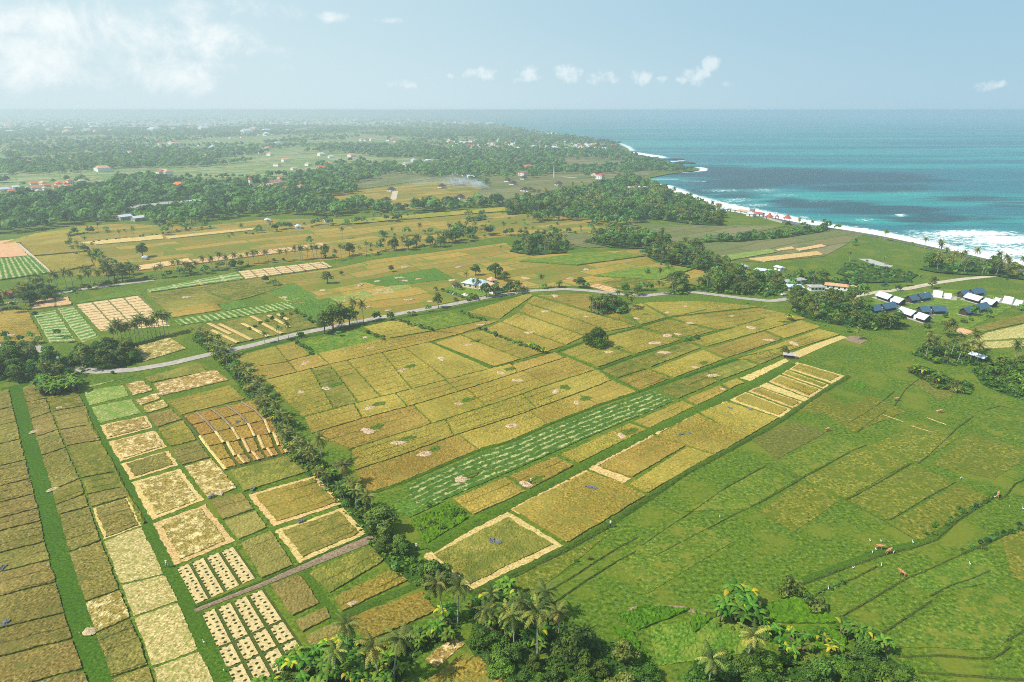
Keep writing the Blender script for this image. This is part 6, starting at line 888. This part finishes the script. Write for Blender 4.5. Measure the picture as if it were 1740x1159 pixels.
HEAPS = [(512, 665, 1), (555, 659, 1), (627, 692, 1), (780, 685, 1), (683, 628, 1), (750, 608, 1), (795, 585, 1), (852, 633, 1), (518, 616, 0), (630, 590, 0), (817, 551, 0), (641, 477, 0), (688, 476, 0), (678, 471, 0), (711, 473, 0), (612, 483, 0), (695, 508, 0), (730, 511, 0), (660, 526, 0), (621, 521, 0), (549, 492, 0), (779, 453, 0), (805, 456, 0), (687, 453, 0), (768, 475, 0), (878, 645, 1), (945, 664, 1), (980, 683, 1), (899, 564, 0), (927, 528, 0), (995, 537, 0), (1034, 597, 1), (1129, 598, 1), (1113, 582, 0), (1152, 567, 0), (1134, 569, 0), (1181, 623, 1), (1211, 637, 0), (1173, 548, 0), (1165, 520, 0), (1244, 536, 0), (1082, 540, 1), (1134, 530, 0), (1277, 556, 0), (1229, 660, 0), (893, 472, 0), (969, 472, 0), (996, 457, 0), (943, 502, 0), (1308, 577, 0), (1349, 582, 0), (676, 751, 1), (625, 731, 1), (722, 770, 1), (784, 813, 1), (871, 722, 1), (1055, 739, 1), (894, 821, 1), (598, 1023, 0), (101, 691, 0), (57, 732, 0), (88, 830, 0), (152, 1070, 0), (20, 513, 0), (316, 504, 0), (890, 486, 0), (880, 485, 0), (484, 504, 0), (620, 572, 0), (290, 650, 0), (278, 666, 0), (372, 836, 0), (20, 568, 0)]
for i, (px, py, sd) in enumerate(HEAPS):
    g = G(px, py, .7); o = link('straw_heap', HMS[i % 6]); s = rnd.choice((.6, .7, .8, .9, 1.0)) * (.72 if not sd and py > 640 else 1.0) * (1.0 if py > 560 else .9 + (560 - py) * .003); o.location = (g[0], g[1], .36); o.scale = (s * rnd.uniform(1.0, 1.5), s * rnd.uniform(.7, 1.05), s * .42); o.rotation_euler = (0, 0, rnd.uniform(0, 6.28)); tag(o, where(['pale pinkish straw heap', 'pale straw ring'][(i % 6) % 2], px, py), 'straw heap', 'threshed straw heaps on the fields')
    if sd and i % 5 != 0:
        c = G(px + 15, py - 7, .7); na = 26; a = np.linspace(0, 2 * np.pi, na, endpoint=False); ed = 1 + .9 * (vnoise(np.cos(a) * 1.8 + i * 7, np.sin(a) * 1.8 + i * 3, 5) - .5); rr = np.array([0, .35, .65, .9, 1.0])[:, None] * ed; X = rr * np.cos(a) * rnd.uniform(2.6, 3.6); Y = rr * np.sin(a) * rnd.uniform(1.5, 2.3); co, si = math.cos(-ROT), math.sin(-ROT); Z = .52 + rng.uniform(-.1, .12, X.shape); Z[-1] = .2
        V = np.stack([c[0] + X * co - Y * si, c[1] + X * si + Y * co, Z], -1).reshape(-1, 3); I = np.arange(5 * na).reshape(5, na); tag(link('seedling_patch', mesh_np('seedling_patch', V, np.stack([I[:-1], I[1:], np.roll(I, -1, 1)[1:], np.roll(I, -1, 1)[:-1]], -1).reshape(-1, 4), M['seed'])), kind='structure')
def skin_body(name, verts, edges, mat, sub=1):
    me = bpy.data.meshes.new(name); me.from_pydata([q[:3] for q in verts], edges, []); o = bpy.data.objects.new(name, me); COL.objects.link(o); sk = o.modifiers.new('s', 'SKIN')
    for q, d_ in zip(verts, me.skin_vertices[0].data): d_.radius = (q[3], q[3])
    me.skin_vertices[0].data[0].use_root = True; o.modifiers.new('u', 'SUBSURF').levels = sub; dg = bpy.context.evaluated_depsgraph_get(); m2 = bpy.data.meshes.new_from_object(o.evaluated_get(dg)); bpy.data.objects.remove(o); m2.materials.clear(); m2.materials.append(M[mat]); m2.polygons.foreach_set('use_smooth', [True] * len(m2.polygons)); m2.name = name; return m2
M['cow'] = plain('tan_hide', (0.50, 0.25, 0.11), .8, .15, 2.0); M['skin'] = plain('brown_skin', (0.22, 0.12, 0.07), .6, .1); M['shirt'] = plain('white_shirt', (0.75, 0.75, 0.75), .9, .1); M['trousers'] = plain('dark_trousers', (.05, .06, .09), .9, .2); M['hat'] = plain('straw_hat', (.66, .54, .32), .9, .15); M['egret'] = plain('white_feathers', (.85, .85, .83), .8, .05)
cv = [(0, 0, 1.05, .34), (.45, 0, 1.1, .33), (-.5, 0, 1.12, .32), (.8, 0, 1.3, .2), (1.1, 0, 1.45, .16), (1.4, 0, 1.3, .1), (.5, .2, .6, .12), (.52, .2, .3, .07), (.5, .2, 0, .07), (.5, -.2, .6, .12), (.47, -.2, .3, .07), (.5, -.2, 0, .07), (-.6, .2, .7, .15), (-.72, .2, .35, .08), (-.66, .2, 0, .07), (-.6, -.2, .7, .15), (-.72, -.2, .35, .08), (-.66, -.2, 0, .07), (-.84, 0, 1.1, .06), (-.92, 0, .6, .03), (1.08, .2, 1.5, .05), (1.08, -.2, 1.5, .05)]
ce = [(0, 1), (0, 2), (1, 3), (3, 4), (4, 5), (1, 6), (6, 7), (7, 8), (1, 9), (9, 10), (10, 11), (2, 12), (12, 13), (13, 14), (2, 15), (15, 16), (16, 17), (2, 18), (18, 19), (4, 20), (4, 21)]; cow = skin_body('cow', cv, ce, 'cow')
for px, py, r, t in ((1405, 733, .3, 'tan cow beside the brownish pasture plot'), (1522, 681, -.2, 'tan cow farthest up the pasture'), (1596, 702, .1, 'tan cow next to the straw line below the hedge strip'), (1494, 933, -.5, 'upper left of two tan cows at the green ditch'), (1509, 941, .4, 'lower right of two tan cows at the green ditch'), (1533, 978, 2.2, 'lone tan cow on the second ditch'), (1695, 845, .9, 'tan cow at the end of the green ditch on the right'), (1298, 524, .3, 'tan cow in the grass by the road bend')): o = link('cow', cow); g = G(px, py); o.location = (g[0], g[1], .08); o.scale = (1.0,) * 3; o.rotation_euler = (0, 0, r); tag(o, t, 'cow', 'cows on the pasture')
eg = skin_body('egret', [(0, 0, .42, .11), (.16, 0, .48, .08), (-.22, 0, .4, .06), (.24, 0, .66, .035), (.2, 0, .8, .03), (.27, 0, .86, .04), (.42, 0, .84, .012), (0, .05, .2, .015), (.02, .05, 0, .015), (0, -.05, .2, .015), (.02, -.05, 0, .015)], [(0, 1), (0, 2), (1, 3), (3, 4), (4, 5), (5, 6), (0, 7), (7, 8), (0, 9), (9, 10)], 'egret')
for px, py in ((1478, 921), (1497, 922), (1482, 941), (1551, 924), (1497, 963), (1449, 967), (1648, 961), (1518, 941), (1488, 936), (1592, 700), (1632, 814), (1636, 815), (1690, 846), (1715, 862), (1738, 867), (1223, 880), (1407, 1003), (284, 963), (347, 1094), (381, 1142)): o = link('egret', eg); g = G(px, py); o.location = (g[0], g[1], .08); o.scale = (1.1,) * 3; o.rotation_euler = (0, 0, rnd.uniform(0, 6)); tag(o, 'white egret standing in the grass', 'egret', 'white egrets on the grass')
pv_ = [(0, 0, .95, .13), (0, 0, 1.2, .15), (0, 0, 1.4, .14), (0, 0, 1.5, .06), (0, 0, 1.62, .1), (.1, .1, .85, .09), (.12, .1, .48, .065), (.1, .1, .05, .05), (-.05, -.1, .85, .09), (-.1, -.1, .48, .065), (-.12, -.1, .05, .05), (.02, .2, 1.38, .06), (.06, .26, 1.1, .045), (.2, .24, .92, .035), (.02, -.2, 1.38, .06), (.06, -.26, 1.1, .045), (.2, -.24, .92, .035), (.2, .1, .03, .04), (0, -.1, .03, .04)]; pe_ = [(0, 1), (1, 2), (2, 3), (3, 4), (0, 5), (5, 6), (6, 7), (0, 8), (8, 9), (9, 10), (2, 11), (11, 12), (12, 13), (2, 14), (14, 15), (15, 16), (7, 17), (10, 18)]; man = skin_body('person', pv_, pe_, 'skin')
for px, py, t in ((708, 936, 'person in white shirt and straw hat standing at the canal head'), (1037, 897, 'person in white walking on the bank by the golden field'), (284, 965, 'person in pale clothes on the grass lane beside the drying plots'), (902, 824, 'farmer in pale clothes standing at the canal edge')):
    o = link('person', man); g = G(px, py); o.location = (g[0], g[1], .5); o.rotation_euler = (0, 0, rnd.uniform(0, 6)); tag(o, t, 'person', 'people working in the fields'); b = MB(); b.tube([(0, 0, .92), (0, 0, 1.1), (0, 0, 1.3), (0, 0, 1.46)], [.2, .22, .22, .12], 12); b.tube([(.02, .16, 1.42), (.03, .22, 1.25), (.05, .27, 1.08)], [.1, .085, .07], 8); b.tube([(.02, -.16, 1.42), (.03, -.22, 1.25), (.05, -.27, 1.08)], [.1, .085, .07], 8); b.build('shirt', M['shirt'], o, True); b = MB(); b.tube([(0, 0, 1.0), (.0, 0, .86)], [.2, .2], 12)
    for s in (1, -1): b.tube([(.08 * s if s > 0 else -.04, .1 * s, .92), (.11 * s, .1 * s, .5), (.1 * s, .1 * s, .12)], [.13, .1, .085], 8)
    b.build('trousers', M['trousers'], o, True); b = MB(); b.tube([(0, 0, 1.66), (0, 0, 1.7), (0, 0, 1.84)], [.33, .3, .03], 14); b.build('hat', M['hat'], o, True)
M['tarp'] = plain('blue_grey_tarp', (.15, .16, .20), .7, .4, 2.0)
def tarp_mesh(seed):
    q = np.random.default_rng(seed); V = np.zeros((9, 7, 3)); V[..., 0] = np.linspace(-1.6, 1.6, 9)[:, None]; V[..., 1] = np.linspace(-1.1, 1.1, 7)[None]; V[..., :2] += q.uniform(-.2, .2, (9, 7, 2)); V[..., 2] = q.uniform(.0, .5, (9, 7)); V[0, :, 2] = V[-1, :, 2] = 0; I = np.arange(63).reshape(9, 7); return mesh_np('tarpaulin', V.reshape(-1, 3), np.stack([I[:-1, :-1], I[1:, :-1], I[1:, 1:], I[:-1, 1:]], -1).reshape(-1, 4), M['tarp'])
TM = [tarp_mesh(s) for s in range(3)]
for i, (px, py) in enumerate(((836, 917), (846, 920), (1000, 826), (1010, 828), (1158, 737), (1170, 734), (404, 716), (416, 714), (359, 842), (512, 884), (430, 829), (10, 1056), (5, 963), (1275, 694), (1240, 692))): o = link('tarpaulin', TM[i % 3]); g = G(px, py, .7); o.location = (g[0], g[1], .46); o.scale = (.65, .5, .7); o.rotation_euler = (0, 0, rnd.uniform(0, 3)); tag(o, where('crumpled blue grey tarpaulin', px, py), 'tarpaulin', 'tarpaulins left on the crops')
def car(px, py, rot, body, label):
    o = root('parked_car', px, py, rot, label, 'car'); b = MB(); sec = [(-2.1, .45, .85), (-2.0, .35, 1.0), (-1.3, .3, 1.05), (-.9, .3, 1.5), (.5, .3, 1.52), (1.1, .3, 1.05), (1.9, .35, .9), (2.1, .45, .75)]; vs = []
    for x, z0, z1 in sec: w = .82 if abs(x) < 1.9 else .74; wt = w * (.82 if z1 > 1.2 else 1); vs += [(x, -w, z0), (x, -w, (z0 + min(z1, 1.0))), (x, -wt, z1), (x, wt, z1), (x, w, (z0 + min(z1, 1.0))), (x, w, z0)]
    vs = [(x, y, min(z, 1.52)) for x, y, z in vs]
    for i in range(len(sec)): vs[i * 6 + 1] = (vs[i * 6 + 1][0], vs[i * 6 + 1][1], min(sec[i][2], .85)); vs[i * 6 + 4] = (vs[i * 6 + 4][0], vs[i * 6 + 4][1], min(sec[i][2], .85))
    fs = [(i * 6 + k, i * 6 + (k + 1) % 6, (i + 1) * 6 + (k + 1) % 6, (i + 1) * 6 + k) for i in range(len(sec) - 1) for k in range(6)] + [(5, 4, 3, 2, 1, 0), tuple(len(sec) * 6 - 6 + k for k in range(6))]; b.add(vs, fs); b.build('body', M[body], o, False)
    for x in (-1.3, 1.3):
        for y in (-.76, .76): b = MB(); b.tube([(x, y - .1, .33), (x, y + .1, .33)], .33, 12); b.build('wheel', M['timber'], o)
    b = MB(); b.add([(1.07, -.6, 1.09), (1.07, .6, 1.09), (.55, .58, 1.49), (.55, -.58, 1.49)], [(0, 1, 2, 3)]); b.add([(-1.27, -.6, 1.1), (-1.27, .6, 1.1), (-.93, .58, 1.47), (-.93, -.58, 1.47)], [(3, 2, 1, 0)]); b.build('windscreen', M['glass'], o)
M['bluecar'] = plain('blue_car_paint', (.30, .48, .66), .3, .05, 1, .5); M['whitecar'] = plain('white_car_paint', (.82, .82, .82), .3, .04, 1, .5)
car(774, 501, .5, 'bluecar', 'pale blue car parked in the villa yard'); car(790, 503, -.5, 'whitecar', 'white car parked right of the pale blue car'); car(1332, 502, .4, 'whitecar', 'white car on the lane below the white buildings')

# ------------------------------------------------------------------ air
bm = bmesh.new(); bmesh.ops.create_cube(bm, size=1.0); me = bpy.data.meshes.new('haze'); bm.to_mesh(me); bm.free(); hz = bpy.data.materials.new('haze_air'); hz.use_nodes = True; nt = hz.node_tree; nt.nodes.clear(); out = nt.nodes.new('ShaderNodeOutputMaterial'); pv = nt.nodes.new('ShaderNodeVolumePrincipled')
pv.inputs['Color'].default_value = (0.79, 0.885, 1.0, 1); pv.inputs['Density'].default_value = 0.00027; pv.inputs['Anisotropy'].default_value = 0.32; nt.links.new(pv.outputs[0], out.inputs['Volume']); me.materials.append(hz)
haze = link('haze', me); haze.scale = (84000, 46000, 116); haze.location = (0, 19000, 54); tag(haze, kind='stuff')
